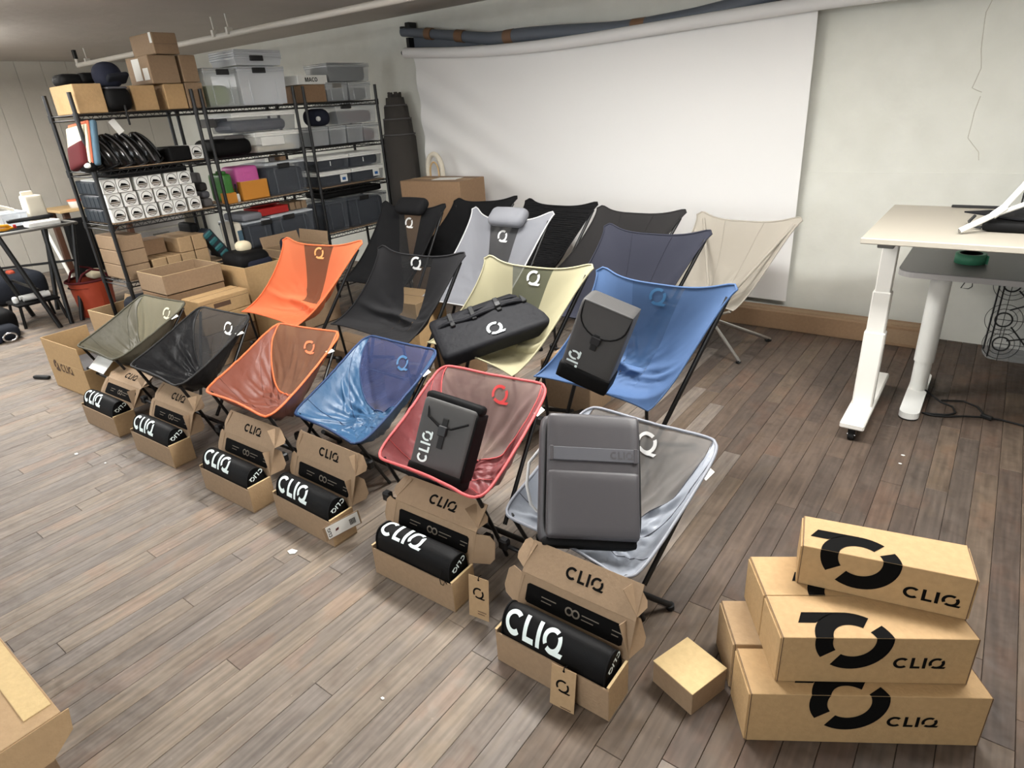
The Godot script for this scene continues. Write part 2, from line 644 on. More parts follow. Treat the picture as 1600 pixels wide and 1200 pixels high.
		m.transparency = BaseMaterial3D.TRANSPARENCY_ALPHA
	mat("rim_orange", Color(0.88, 0.43, 0.24), 0.6)
	mat("rim_red", Color(0.78, 0.33, 0.33), 0.6)
	mat("rim_olive", Color(0.27, 0.26, 0.20), 0.7)
	mat("rim_black", Color(0.06, 0.06, 0.06), 0.7)
	mat("rim_blue", Color(0.13, 0.22, 0.37), 0.7)
	mat("rim_silver", Color(0.52, 0.53, 0.56), 0.5)
	mat("rim_grey", Color(0.72, 0.72, 0.72), 0.6)
	mat("logo_pale", Color(0.82, 0.80, 0.70), 0.5)
	mat("logo_white", Color(0.86, 0.86, 0.85), 0.45)
	mat("logo_peach", Color(0.98, 0.70, 0.42), 0.5)
	mat("logo_sky", Color(0.21, 0.39, 0.54), 0.5)
	mat("logo_red", Color(0.75, 0.20, 0.20), 0.5)


# ---------- the room ----------
const XL := -8.9
const XR := 3.4
const ZB := -4.49
const ZF := 2.6
const CEIL := 2.235
const PLANK := 0.0766


func build_room():
	# floor: planks in strips along z, the largest in view one by one
	var fl := Node3D.new()
	fl.name = "floor"
	fl.set_meta("kind", "structure")
	add_child(fl)
	var sub := mb()
	box(sub, Vector3((XL + XR) / 2, -0.06, (ZB + ZF) / 2), Vector3(XR - XL + 0.4, 0.1, ZF - ZB + 0.4))
	put(fl, "subfloor", sub, M.groove)
	var lens := [0.6, 0.85, 1.1, 1.45]
	var gap := 0.0012
	var shapes := []
	for l in lens:
		var st := mb()
		plank_shape(st, Vector3(), l)
		st.generate_normals()
		shapes.append(st.commit())
	var list := []
	var i := 0
	var x := XL
	while x < XR:
		var z := ZB - rng.randf() * 0.8
		while z < ZF:
			var k := rng.randi_range(0, 3)
			# paler boards lie to the left, the browner ones to the right and the back
			var brownness: float = clampf((x + 0.9 + (z + lens[k] / 2) * -0.35) / 1.6 + 0.1, 0.04, 0.97)
			brownness += rng.randf_range(-0.22, 0.22)
			var tone: int = rng.randi_range(0, 4) if brownness < 0.4 else ([2, 7, 4, 7][rng.randi_range(0, 3)] as int) if brownness < 0.62 else ([5, 6, 8, 5, 7][rng.randi_range(0, 4)] as int)
			list.append([Vector3(x + PLANK / 2, -0.004 - rng.randf() * 0.0012, z + lens[k] / 2), k, tone])
			z += lens[k] + gap
		x += PLANK
		i += 1
	var near := []
	for p in list:
		var c: Vector3 = p[0]
		if c.z > -0.25 or c.x > 1.5 or c.x < -5.0 or c.z < -4.4:
			continue
		# outside the picture's lower edge or right edge, or under the row of chairs
		if c.x < -2.2 and c.z > -0.25 - (c.x + 2.2) * -0.12:
			continue
		if c.x > 0.75 + (-c.z) * 0.05:
			continue
		near.append([Vector2(c.x, c.z + 0.4).length_squared() / lens[p[1]], p])
	near.sort_custom(func(a, b): return a[0] < b[0])
	near = near.slice(0, 300)
	var chosen := {}
	for q in near:
		chosen[q[1]] = true
	var rest := []
	for t in 9:
		rest.append(mb())
	for p in list:
		if chosen.has(p):
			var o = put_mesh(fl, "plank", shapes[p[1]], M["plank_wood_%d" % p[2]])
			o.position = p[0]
		else:
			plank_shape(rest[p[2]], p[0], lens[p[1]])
	var am: ArrayMesh = null
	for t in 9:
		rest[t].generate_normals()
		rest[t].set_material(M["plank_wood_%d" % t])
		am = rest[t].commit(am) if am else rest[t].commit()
	var far := MeshInstance3D.new()
	far.mesh = am
	far.name = "planks_beyond"
	far.set_meta("kind", "stuff")
	fl.add_child(far)

	# back wall, a thin ledge of plaster below, cracks
	var wb := mb()
	box(wb, Vector3((XL + XR) / 2, CEIL / 2, ZB - 0.1), Vector3(XR - XL + 0.4, CEIL + 0.2, 0.2))
	var wall_back := struct("wall_back", wb, M.plaster)
	var low := mb()
	sheet(low, func(s, t):
		var px: float = lerpf(-1.6, XR, s)
		var top: float = 0.982 + 0.004 * wob.get_noise_2d(px * 60, 3)
		if t > 0.66:
			return Vector3(px, top, ZB + lerpf(0.007, 0.0, (t - 0.66) / 0.34))
		return Vector3(px, lerpf(0.0, top, t / 0.66), ZB + 0.007), 60, 3, false)
	put(wall_back, "lower_plaster", low, M.plaster)
	var cr := mb()
	for path in [[Vector2(-0.239, 1.826), Vector2(-0.254, 1.775), Vector2(-0.24, 1.6), Vector2(-0.223, 1.513), Vector2(-0.244, 1.418), Vector2(-0.186, 1.39)], [Vector2(-0.196, 1.376), Vector2(-0.211, 1.298), Vector2(-0.213, 1.166), Vector2(-0.149, 1.092), Vector2(-0.138, 1.04)]]:
		var pp := []
		for k in path.size() - 1:
			for q in 6:
				var v: Vector2 = path[k].lerp(path[k + 1], q / 6.0)
				pp.append(Vector3(v.x + 0.004 * wob.get_noise_2d(v.y * 300, 9), v.y, ZB + 0.0005))
		tube(cr, pp, 0.0016, 4)
	put(wall_back, "crack", cr, M.crack)
	var sk := mb()
	tube(sk, [Vector3(-0.064, 0.392, ZB + 0.008), Vector3(-0.087, 0.332, ZB + 0.008), Vector3(-0.05, 0.331, ZB + 0.008), Vector3(-0.034, 0.345, ZB + 0.008), Vector3(-0.036, 0.368, ZB + 0.008)], 0.0022, 5, true)
	put(wall_back, "drawn_mark", sk, M.marker_black)

	var wl := Node3D.new()
	wl.name = "wall_left"
	wl.set_meta("kind", "structure")
	add_child(wl)
	var core := mb()
	box(core, Vector3(XL - 0.12, CEIL / 2, (ZB + ZF) / 2), Vector3(0.2, CEIL + 0.2, ZF - ZB + 0.4))
	put(wl, "wall_core", core, M.groove)
	var pm: ArrayMesh
	var z2 := ZB
	while z2 < ZF:
		if pm == null:
			var st := mb()
			box(st, Vector3(), Vector3(0.024, CEIL, 0.252), 0.002)
			st.generate_normals()
			pm = st.commit()
		put_mesh(wl, "panel", pm, M.panelling).position = Vector3(XL - 0.011, CEIL / 2, z2 + 0.1275)
		z2 += 0.255
	var wr := mb()
	box(wr, Vector3(XR + 0.1, CEIL / 2, (ZB + ZF) / 2), Vector3(0.2, CEIL + 0.2, ZF - ZB + 0.4))
	struct("wall_right", wr, M.plaster)
	var wf := mb()
	box(wf, Vector3((XL + XR) / 2, CEIL / 2, ZF + 0.1), Vector3(XR - XL + 0.4, CEIL + 0.2, 0.2))
	struct("wall_front", wf, M.plaster)
	var ce := mb()
	box(ce, Vector3((XL + XR) / 2, CEIL + 0.1, (ZB + ZF) / 2), Vector3(XR - XL + 0.4, 0.2, ZF - ZB + 0.4))
	struct("ceiling", ce, M.ceiling_paint)

	# the conduit under the ceiling
	var t = thing("ceiling_pipe", "long white painted pipe hung under the grey ceiling", "pipe", Vector3(-7.67, 2.1, -3.1))
	var st := mb()
	ln(st, Vector3(0, 0, 0), Vector3(5.2, 0.0, -0.04), 0.021, 10)
	ln(st, Vector3(5.2, 0, -0.04), Vector3(9.9, 0.0, -0.04), 0.021, 10)
	put(t, "pipe", st, M.pipe_paint)
	st = mb()
	ln(st, Vector3(0, -0.02, 0), Vector3(0, 0.06, 0), 0.016, 8)
	put(t, "end_fitting", st, M.pipe_paint)
	st = mb()
	box(st, Vector3(0, 0.095, 0), Vector3(0.04, 0.08, 0.03), 0.003)
	put(t, "bracket", st, M.black_metal)
	for hx in [0.22, 2.55, 2.75, 5.0, 7.4]:
		st = mb()
		ln(st, Vector3(hx, 0.02, -0.01), Vector3(hx - 0.015, 0.135, -0.01), 0.005, 6)
		box(st, Vector3(hx, 0.02, -0.01), Vector3(0.03, 0.05, 0.05), 0.003)
		put(t, "hanger", st, M.pipe_paint)


func plank_shape(st: SurfaceTool, c: Vector3, l: float):
	var w := PLANK - 0.0012
	var h := 0.008
	var b := 0.0011
	var P := func(sx, sz, top): return c + Vector3(sx * (w / 2 - (b if top else 0.0)), (h / 2 if top else h / 2 - b), sz * (l / 2 - (b if top else 0.0)))
	st.set_smooth_group(-1)
	face(st, [P.call(-1, -1, true), P.call(1, -1, true), P.call(1, 1, true), P.call(-1, 1, true)], Vector3.UP)
	for q in [[[-1, -1], [1, -1], Vector3(0, 1, -1)], [[-1, 1], [1, 1], Vector3(0, 1, 1)], [[-1, -1], [-1, 1], Vector3(-1, 1, 0)], [[1, -1], [1, 1], Vector3(1, 1, 0)]]:
		var a: Vector3 = P.call(q[0][0], q[0][1], true)
		var d: Vector3 = P.call(q[1][0], q[1][1], true)
		var e: Vector3 = P.call(q[1][0], q[1][1], false)
		var f: Vector3 = P.call(q[0][0], q[0][1], false)
		face(st, [a, d, e, f], q[2])
		face(st, [f, e, e - Vector3(0, h - b, 0), f - Vector3(0, h - b, 0)], Vector3(q[2].x, 0, q[2].z))


# ---------- things along the back wall ----------
func build_back():
	# white backdrop on its roll
	var sag := func(x: float) -> float:
		var u := clampf((x + 4.33) / 3.33, 0, 1)
		return 1.938 + (1.905 - 1.938) * u - 0.058 * sin(PI * u) - 0.012 * sin(TAU * u)
	var t = thing("white_backdrop", "wide white photo backdrop hanging from its roll on the back wall", "backdrop", Vector3(0, 0, 0))
	var st := mb()
	var pts := []
	for i in 25:
		var x := lerpf(-4.31, 0.3, i / 24.0)
		pts.append(Vector3(x, sag.call(x), -4.33))
	tube(st, pts, 0.04, 14)
	put(t, "roll", st, M.screen_white)
	st = mb()
	ln(st, Vector3(-4.345, 1.938, -4.33), Vector3(-4.3, 1.938, -4.33), 0.017, 8)
	put(t, "core_end", st, M.black_plastic)
	st = mb()
	sheet(st, func(s, v):
		var x: float = lerpf(-4.262, -1.045, s) + v * 0.0
		x += (1.0 - s) * v * -0.02
		var top: float = sag.call(x) - 0.03
		var y: float = lerpf(top, 0.14, v)
		var r: float = 0.006 * sin(s * 9.0 + v * 4.0) * v
		# slack diagonal creases in the lower left corner
		var dg: float = clampf(1.0 - (s * 2.2 + absf(v - 0.5) * 0.8), 0, 1)
		r += dg * 0.014 * sin((s * 1.4 - v * 1.5) * 26.0)
		return Vector3(x, y, lerpf(-4.368, -4.43, pow(v, 0.5)) + r), 70, 50)
	put(t, "hanging_sheet", st, M.screen_white)
	st = mb()
	box(st, Vector3(-4.29, 1.99, -4.42), Vector3(0.03, 0.12, 0.14), 0.003)
	box(st, Vector3(-1.2, 1.95, -4.42), Vector3(0.03, 0.12, 0.14), 0.003)
	put(t, "bracket", st, M.black_metal)

	# slate roll that sags above it
	t = thing("slate_backdrop_roll", "sagging dark slate backdrop roll with tan tape above the white one", "backdrop")
	var key := [Vector2(-4.37, 2.1), Vector2(-3.81, 2.02), Vector2(-3.42, 1.957), Vector2(-3.18, 1.955), Vector2(-2.83, 1.94), Vector2(-2.32, 1.908), Vector2(-1.95, 1.915), Vector2(-1.6, 1.94), Vector2(-1.1, 2.02)]
	var cv := Curve3D.new()
	for k in key.size():
		var p := Vector3(key[k].x, key[k].y, -4.385)
		var tn := Vector3.ZERO
		if k > 0 and k < key.size() - 1:
			tn = (Vector3(key[k + 1].x, key[k + 1].y, -4.385) - Vector3(key[k - 1].x, key[k - 1].y, -4.385)) / 6.0
		cv.add_point(p, -tn, tn)
	pts = []
	var rad := []
	for i in 60:
		pts.append(cv.sample_baked(cv.get_baked_length() * i / 59.0))
		rad.append(0.035 + 0.014 * smoothstep(0.1, 0.4, i / 59.0))
	st = mb()
	tube(st, pts, rad, 14)
	put(t, "roll", st, M.roll_slate)
	for f in [[0.085, 0.105], [0.185, 0.21], [0.335, 0.36], [0.66, 0.69]]:
		st = mb()
		var q := []
		for i in 5:
			q.append(cv.sample_baked(cv.get_baked_length() * lerpf(f[0], f[1], i / 4.0)))
		tube(st, q, 0.0505 if f[0] > 0.3 else 0.045, 14)
		put(t, "tape", st, mat("tape_tan", Color(0.47, 0.35, 0.25), 0.6) if not M.has("tape_tan") else M.tape_tan)
	st = mb()
	sheet(st, func(s, v):
		var x: float = lerpf(-4.27, -3.5, s)
		return Vector3(x, lerpf(2.07 - s * 0.1, 1.93, v), -4.41), 8, 3)
	put(t, "loose_end", st, M.roll_slate)
	st = mb()
	box(st, Vector3(-4.3, 2.14, -4.42), Vector3(0.05, 0.05, 0.1), 0.006)
	box(st, Vector3(-4.36, 2.125, -4.385), Vector3(0.03, 0.03, 0.05), 0.004)
	put(t, "bracket", st, M.black_metal)

	# carpet roll
	t = thing("carpet_roll", "tall dark charcoal carpet roll standing beside the backdrop", "carpet", Vector3(-4.5, 0, -4.325))
	st = mb()
	lathe(st, [Vector2(0.0, 0.0), Vector2(0.15, 0.0), Vector2(0.152, 0.6), Vector2(0.148, 1.27), Vector2(0.13, 1.3)], 24)
	put(t, "roll", st, M.carpet)
	var hs := [[0.132, 1.29, 1.42], [0.112, 1.42, 1.53], [0.085, 1.53, 1.6]]
	for h in hs:
		st = mb()
		lathe(st, [Vector2(h[0] + 0.012, h[1]), Vector2(h[0], h[1] + 0.02), Vector2(h[0] - 0.006, h[2]), Vector2(0.02, h[2] + 0.005)], 24)
		put(t, "inner_layer", st, M.carpet)
		st = mb()
		tube(st, arc_pts(Vector3(0, h[1] + 0.006, 0), h[0] + 0.012, 24), 0.006, 6, true)
		put(t, "pale_edge", st, M.cloth_ash)
	st = mb()
	for k in 14:
		var a := TAU * k / 14.0
		box(st, Vector3(cos(a) * 0.05, 1.61 + 0.012 * sin(k * 2.3), sin(a) * 0.05), Vector3(0.022, 0.05, 0.022), 0.004, Basis(Vector3.UP, a))
	put(t, "frayed_top", st, M.carpet)

	# long carton lying along the wall
	t = thing("long_carton", "long brown cardboard carton lying on the floor along the wall", "box", Vector3(-1.15, 0, -4.31), 0.0)
	st = mb()
	box(st, Vector3(0, 0.06, 0), Vector3(1.86, 0.12, 0.14), 0.003)
	put(t, "body", st, M.kraft_dark)
	st = mb()
	box(st, Vector3(0.83, 0.062, 0.071), Vector3(0.2, 0.085, 0.002))
	put(t, "tape_patch", st, M.kraft)
	st = mb()
	box(st, Vector3(0, 0.1212, 0), Vector3(1.85, 0.0015, 0.05))
	put(t, "tape", st, M.kraft)

	# tall brown carton with a wooden hoop and a canvas bag behind
	t = carton("brown_carton", "tall brown carton standing in front of the white backdrop's left corner", Vector3(-3.73, 0, -4.0), Vector3(0.62, 0.96, 0.34), 0.06, M.kraft_dark, {"strip": true})
	st = mb()
	box(st, Vector3(0.06, 0.9612, 0), Vector3(0.22, 0.0015, 0.15), 0.0, Basis(Vector3.UP, 0.2))
	put(t, "shipping_label", st, M.label_white)
	t = thing("wooden_hoop", "pale wooden hoop and arch leaning behind the tall brown carton", "hoop", Vector3(-4.02, 0.0, -4.24))
	st = mb()
	var hp := []
	for i in 15:
		var a := PI * i / 14.0
		hp.append(Vector3(-cos(a) * 0.085, 1.0 + sin(a) * 0.13, 0))
	hp.push_front(Vector3(-0.085, 0.0, 0))
	hp.push_back(Vector3(0.085, 0.0, 0))
	tube(st, hp, 0.022, 8)
	put(t, "outer_arch", st, M.canvas)
	st = mb()
	hp = []
	for i in 13:
		var a := PI * i / 12.0
		hp.append(Vector3(-cos(a) * 0.05, 0.98 + sin(a) * 0.085, 0.01))
	hp.push_front(Vector3(-0.05, 0.0, 0.01))
	hp.push_back(Vector3(0.05, 0.0, 0.01))
	tube(st, hp, 0.008, 6)
	put(t, "inner_arch", st, M.pale_wood)
	t = thing("canvas_scrap", "cream canvas bundle poking out beside the tall brown carton", "cloth", Vector3(-4.1, 0.0, -4.02))
	st = mb()
	rbox(st, Transform3D(Basis(Vector3.FORWARD, 0.25), Vector3(0, 0.4, 0)), Vector3(0.07, 0.8, 0.1), 0.03, 8, 0.02, 3.0)
	put(t, "bundle", st, M.canvas)


func arc_pts(c: Vector3, r: float, n: int) -> Array:
	var out := []
	for i in n:
		var a := TAU * i / n
		out.append(c + Vector3(cos(a) * r, 0, sin(a) * r))
	return out


# a closed carton with its base at the origin of its node
func carton(called: String, label: String, at: Vector3, s: Vector3, turn: float, m: Material, o := {}) -> Node3D:
	var t = thing(called, label, o.get("cat", "box"), at, turn, o.get("group", ""))
	var st := mb()
	box(st, Vector3(0, s.y / 2, 0), s, minf(0.004, s.y * 0.05))
	put(t, "body", st, m)
	st = mb()
	if o.get("along_z", false):
		box(st, Vector3(0, s.y + 0.0004, 0), Vector3(0.0025, 0.001, s.z * 0.98))
	else:
		box(st, Vector3(0, s.y + 0.0004, 0), Vector3(s.x * 0.98, 0.001, 0.0025))
	put(t, "flap_seam", st, M.print_brown)
	if o.get("strip", false):
		st = mb()
		var w: float = minf(s.x, s.z) * 0.16
		box(st, Vector3(0, s.y + 0.0008, 0), Vector3(w, 0.001, s.z) if o.get("along_z", false) else Vector3(s.x, 0.001, w))
		put(t, "tape", st, M.kraft_tape)
	return t


# an open carton: four walls, a bottom and flaps that hang outside or stand
func open_carton(called: String, label: String, at: Vector3, s: Vector3, turn: float, m: Material, flaps := [], group := "") -> Node3D:
	var t = thing(called, label, "box", at, turn, group)
	var k := 0.005
	var st := mb()
	box(st, Vector3(0, k / 2 + 0.001, 0), Vector3(s.x, k, s.z))
	put(t, "bottom", st, m)
	for q in [[Vector3(s.x / 2 - k / 2, s.y / 2, 0), Vector3(k, s.y, s.z)], [Vector3(-s.x / 2 + k / 2, s.y / 2, 0), Vector3(k, s.y, s.z)], [Vector3(0, s.y / 2, s.z / 2 - k / 2), Vector3(s.x - 2 * k, s.y, k)], [Vector3(0, s.y / 2, -s.z / 2 + k / 2), Vector3(s.x - 2 * k, s.y, k)]]:
		st = mb()
		box(st, q[0], q[1], 0.001)
		put(t, "side", st, m)
		st = mb()
		var e: Vector3 = q[1]
		e.y = 0.001
		box(st, Vector3(q[0].x, s.y, q[0].z), e)
		put(t, "cut_edge", st, M.corrugated)
	for f in flaps:
		# side letter, angle from upright (degrees), length
		st = mb()
		var ang := deg_to_rad(f[1])
		var l: float = f[2]
		var d := Vector3(1, 0, 0) if f[0] == "+x" else Vector3(-1, 0, 0) if f[0] == "-x" else Vector3(0, 0, 1) if f[0] == "+z" else Vector3(0, 0, -1)
		var dir := d * sin(ang) + Vector3.UP * cos(ang)
		var half := s.x / 2 if absf(d.x) > 0.5 else s.z / 2
		var wid := s.z if absf(d.x) > 0.5 else s.x
		var side := d.cross(Vector3.UP)
		box(st, d * (half - k / 2) + Vector3.UP * s.y + dir * (l / 2), Vector3(wid * 0.98, l, k), 0.001, Basis(side, dir, side.cross(dir)))
		put(t, "flap", st, m)
	return t


# ---------- the front row: open mailer boxes with rolled pouches ----------
func panel_poly(st: SurfaceTool, pts: Array, xf: Transform3D, k := 0.0035):
	# a flat outline in x, y given thickness k along z
	st.set_smooth_group(-1)
	var a := []
	var b := []
	for p in pts:
		a.append(xf * Vector3(p.x, p.y, k / 2))
		b.append(xf * Vector3(p.x, p.y, -k / 2))
	face(st, a, xf.basis.z)
	face(st, b, -xf.basis.z)
	var c := Vector3()
	for p in a:
		c += p / a.size()
	for i in a.size():
		var j := (i + 1) % a.size()
		face(st, [a[i], a[j], b[j], b[i]], (a[i] + a[j]) / 2 - c)


func ear(w: float, h: float, side: float) -> Array:
	# a tuck flap with clipped corners
	return [Vector2(0, 0), Vector2(side * w * 0.8, h * 0.04), Vector2(side * w, h * 0.22), Vector2(side * w, h * 0.78), Vector2(side * w * 0.75, h * 0.98), Vector2(0, h)]


func mailer(at: Vector3, turn: float, n: int, label: String, lean: float, fold: float, pouch_label: String, spin: float, squareness: float):
	var W := 0.37
	var D := 0.108
	var H := 0.115
	var k := 0.0035
	var t = thing("mailer_box", label, "box", at, turn, "open mailer boxes along the front row")
	var st := mb()
	box(st, Vector3(0, k / 2 + 0.001, 0), Vector3(W, k, D))
	put(t, "bottom", st, M.kraft)
	st = mb()
	box(st, Vector3(0, H / 2, D / 2 - k / 2), Vector3(W - 0.002, H - 0.008, k * 1.6), 0.001)
	put(t, "front_wall", st, M.kraft)
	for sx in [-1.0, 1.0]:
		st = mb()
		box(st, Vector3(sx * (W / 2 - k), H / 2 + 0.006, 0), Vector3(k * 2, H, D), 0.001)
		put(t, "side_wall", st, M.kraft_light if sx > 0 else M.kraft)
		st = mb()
		box(st, Vector3(sx * (W / 2 - k), H + 0.0065, 0), Vector3(k * 2.05, 0.0015, D))
		put(t, "cut_edge", st, M.corrugated)
	st = mb()
	box(st, Vector3(0, H / 2 + 0.004, -D / 2 + k / 2), Vector3(W - 0.002, H, k))
	put(t, "back_wall", st, M.kraft)
	# the lid stands up from the back edge; beyond a fold its front flap goes on
	var hinge := Vector3(0, H + 0.006, -D / 2 + k / 2)
	var up := Vector3(0, cos(lean), -sin(lean))
	var lid_x := Transform3D(Basis(Vector3.RIGHT, up, Vector3.RIGHT.cross(up)), hinge)
	var L := 0.112
	st = mb()
	panel_poly(st, [Vector2(-W / 2, 0), Vector2(W / 2, 0), Vector2(W / 2, L), Vector2(-W / 2, L)], lid_x, k)
	var lid = put(t, "lid", st, M.kraft)
	st = mb()
	var bx := Transform3D(lid_x.basis, lid_x * Vector3(0, 0, k / 2 + 0.0004))
	panel_poly(st, [Vector2(-W * 0.41, 0.028), Vector2(W * 0.41, 0.028), Vector2(W * 0.43, 0.034), Vector2(W * 0.43, 0.082), Vector2(W * 0.41, 0.088), Vector2(-W * 0.41, 0.088), Vector2(-W * 0.43, 0.082), Vector2(-W * 0.43, 0.034)], bx, 0.0006)
	put(lid, "printed_band", st, M.print_black)
	# the print on the band: a double ring in the middle and small lines
	var band_o := lid_x * Vector3(0, 0, k / 2 + 0.0012)
	st = mb()
	ink(st, ring_cells(-0.011, 0.058, 0.008, 0.013, 0, 360, 1), func(p): return band_o + Vector3(p.x, 0, 0) + up * p.y)
	ink(st, ring_cells(0.011, 0.058, 0.008, 0.013, 0, 360, 1), func(p): return band_o + Vector3(p.x, 0, 0) + up * p.y)
	put(lid, "double_ring", st, M.print_grey)
	for gx in [[-0.105, 0.05], [0.03, 0.055], [0.125, 0.03]]:
		st = mb()
		for r in 2:
			var x0: float = gx[0]
			var x1: float = gx[0] + gx[1] * (1.0 if r == 0 else 0.7)
			var y0 := 0.062 - r * 0.012
			ink(st, quad_cells(Vector2(x0, y0), Vector2(x1, y0), Vector2(x1, y0 + 0.003), Vector2(x0, y0 + 0.003), 1, 1), func(p): return band_o + Vector3(p.x, 0, 0) + up * p.y)
		put(lid, "print_line", st, M.print_grey)
	for sx in [-1.0, 1.0]:
		var fx := Transform3D(Basis(Vector3.UP, sx * 0.35 if sx < 0 or n == 4 else 1.3) * lid_x.basis, lid_x * Vector3(sx * W / 2, 0.006, 0))
		st = mb()
		panel_poly(st, ear(0.075, L - 0.012, sx), fx, k)
		put(lid, "side_flap", st, M.kraft)
	var up2 := Vector3(0, cos(lean + fold), -sin(lean + fold))
	var f_x := Transform3D(Basis(Vector3.RIGHT, up2, Vector3.RIGHT.cross(up2)), hinge + up * L)
	st = mb()
	panel_poly(st, [Vector2(-W / 2, 0), Vector2(W / 2, 0), Vector2(W / 2 - 0.006, 0.098), Vector2(-W / 2 + 0.006, 0.098)], f_x, k)
	var flap = put(t, "front_flap", st, M.kraft)
	st = mb()
	var wh := 0.036
	ink_flat(st, word_cells(), f_x * Vector3(-wh * WORD_LONG / 2 + 0.01, 0.032, k / 2 + 0.0008), f_x.basis.x * wh * 1.05, f_x.basis.y * wh)
	put(flap, "printed_word", st, M.print_black)
	for sx in [-1.0, 1.0]:
		var fx := Transform3D(Basis(Vector3.UP, sx * 0.5 if sx < 0 else 1.35) * f_x.basis, f_x * Vector3(sx * W / 2, 0.012, 0))
		st = mb()
		panel_poly(st, ear(0.055, 0.08, sx), fx, k)
		put(flap, "side_flap", st, M.kraft)
	pouch(at, turn, n, pouch_label, spin, squareness)


func pouch(at: Vector3, turn: float, n: int, label: String, spin: float, sq: float):
	var t = thing("rolled_pouch", label, "pouch", at + Vector3(0, 0.02, 0), turn, "rolled black pouches in the open boxes")
	var a := 0.048
	var b := 0.084
	var L := 0.338
	var cy := b + 0.002
	# cross section: an oval that is squarer for some
	var prof := func(an: float, k: float) -> Vector3:
		var c := cos(an)
		var s := sin(an)
		var e: float = 2.0 / (2.0 + sq)
		return Vector3(0, cy + signf(s) * pow(absf(s), e) * b * k, signf(c) * pow(absf(c), e) * a * k)
	var shape := func(x: float, an: float) -> Vector3:
		var e := clampf(absf(x) / (L / 2), 0, 1)
		var k := 1.0 - 0.10 * pow(e, 10.0)
		var p: Vector3 = prof.call(an, k)
		var w := wob.get_noise_3d(x * 260 + n * 71, p.y * 300, p.z * 300) * 0.003
		return Vector3(x, p.y + w * sin(an), p.z + w * cos(an))
	var st := mb()
	sheet(st, func(s, v): return shape.call(lerpf(-L / 2, L / 2, s), TAU * v), 24, 36)
	for sx in [-1.0, 1.0]:
		sheet(st, func(s, v):
			var p: Vector3 = prof.call(TAU * v, 0.9 * s)
			return Vector3(sx * (L / 2 - 0.004 * smoothstep(0.7, 0.95, s)), p.y, p.z), 5, 36)
	put(t, "body", st, M.pouch_black)
	for sx in [-1.0, 1.0]:
		var ring := []
		for i in 32:
			var p: Vector3 = prof.call(TAU * i / 32.0, 0.93)
			ring.append(Vector3(sx * (L / 2 - 0.003), p.y, p.z))
		st = mb()
		tube(st, ring, 0.0032, 5, true)
		put(t, "piping", st, M.bag_black)
	# lettering round the upper front
	st = mb()
	var wh := 0.059
	ink(st, word_cells(), func(p):
		var x: float = -L / 2 + 0.014 + p.x * wh
		var an: float = spin + (p.y - 0.5) * 1.12
		var q: Vector3 = shape.call(x, an)
		var c := Vector3(0, sin(an), cos(an))
		return q + c * 0.0018)
	put(t, "lettering", st, M.print_white)
	st = mb()
	var eh := 0.0205
	var dx := Vector3(0, -0.42, 0.9).normalized() * eh
	var dy := Vector3(0, -0.9, -0.42).normalized() * eh
	ink_flat(st, word_cells(), Vector3(L / 2 + 0.0014, cy + 0.036, -0.006) - dx * WORD_LONG * 0.42 - dy * 0.5 + Vector3(0, 0.012, 0), dx, dy)
	put(t, "end_lettering", st, M.print_white)
	if n != 4:
		return
	st = mb()
	tube(st, [Vector3(L / 2 - 0.004, cy - 0.02, a * 0.95), Vector3(L / 2 - 0.008, 0.105, a + 0.013), Vector3(L / 2 - 0.016, 0.085, a + 0.014), Vector3(L / 2 - 0.026, 0.086, a + 0.014), Vector3(L / 2 - 0.03, 0.105, a + 0.012), Vector3(L / 2 - 0.03, 0.125, a * 0.97)], 0.0014, 5)
	put(t, "cord_loop", st, M.bag_black)


func build_front_row():
	var spots := [
		[Vector3(-3.69, 0, -1.115), 0.03, "first open mailer box, under the olive chair at the far left of the row", 0.62, 0.5, "rolled black pouch in the box under the olive chair", 0.95, 0.1],
		[Vector3(-3.094, 0, -1.112), 0.03, "open mailer box in front of the black low chair", 0.42, 0.35, "rolled black pouch in the box under the black low chair", 0.85, 0.1],
		[Vector3(-2.424, 0, -1.108), 0.02, "open mailer box in front of the rust orange low chair", 0.40, 0.2, "rolled black pouch in the box under the rust low chair", 0.95, 0.1],
		[Vector3(-1.947, 0, -1.152), -0.01, "open mailer box with a white barcode tag, before the blue low chair", 0.34, 0.12, "rolled black pouch in the box under the blue low chair", 0.85, 0.1],
		[Vector3(-1.339, 0, -1.144), 0.02, "open mailer box in front of the red low chair", 0.30, 0.62, "squarer black pouch in the box under the red chair", 1.38, 0.9],
		[Vector3(-0.738, 0, -1.075), 0.0, "nearest open mailer box, before the silver low chair", 0.36, 0.3, "rolled black pouch in the nearest box under the silver chair", 0.78, 0.1],
	]
	for i in spots.size():
		var s: Array = spots[i]
		mailer(s[0], s[1], i, s[2], s[3], s[4], s[5], s[6], s[7])
	# hang tags
	hang_tag(Vector3(-0.68, 0.116, -1.01), 0.06, 0.16, "kraft swing tag hanging on the front of the nearest mailer box", false)
	hang_tag(Vector3(-1.068, 0.15, -1.13), 0.12, 0.12, "kraft swing tag beside the red chair's mailer box", false)
	barcode_tag(Vector3(-1.757, 0.09, -1.13))


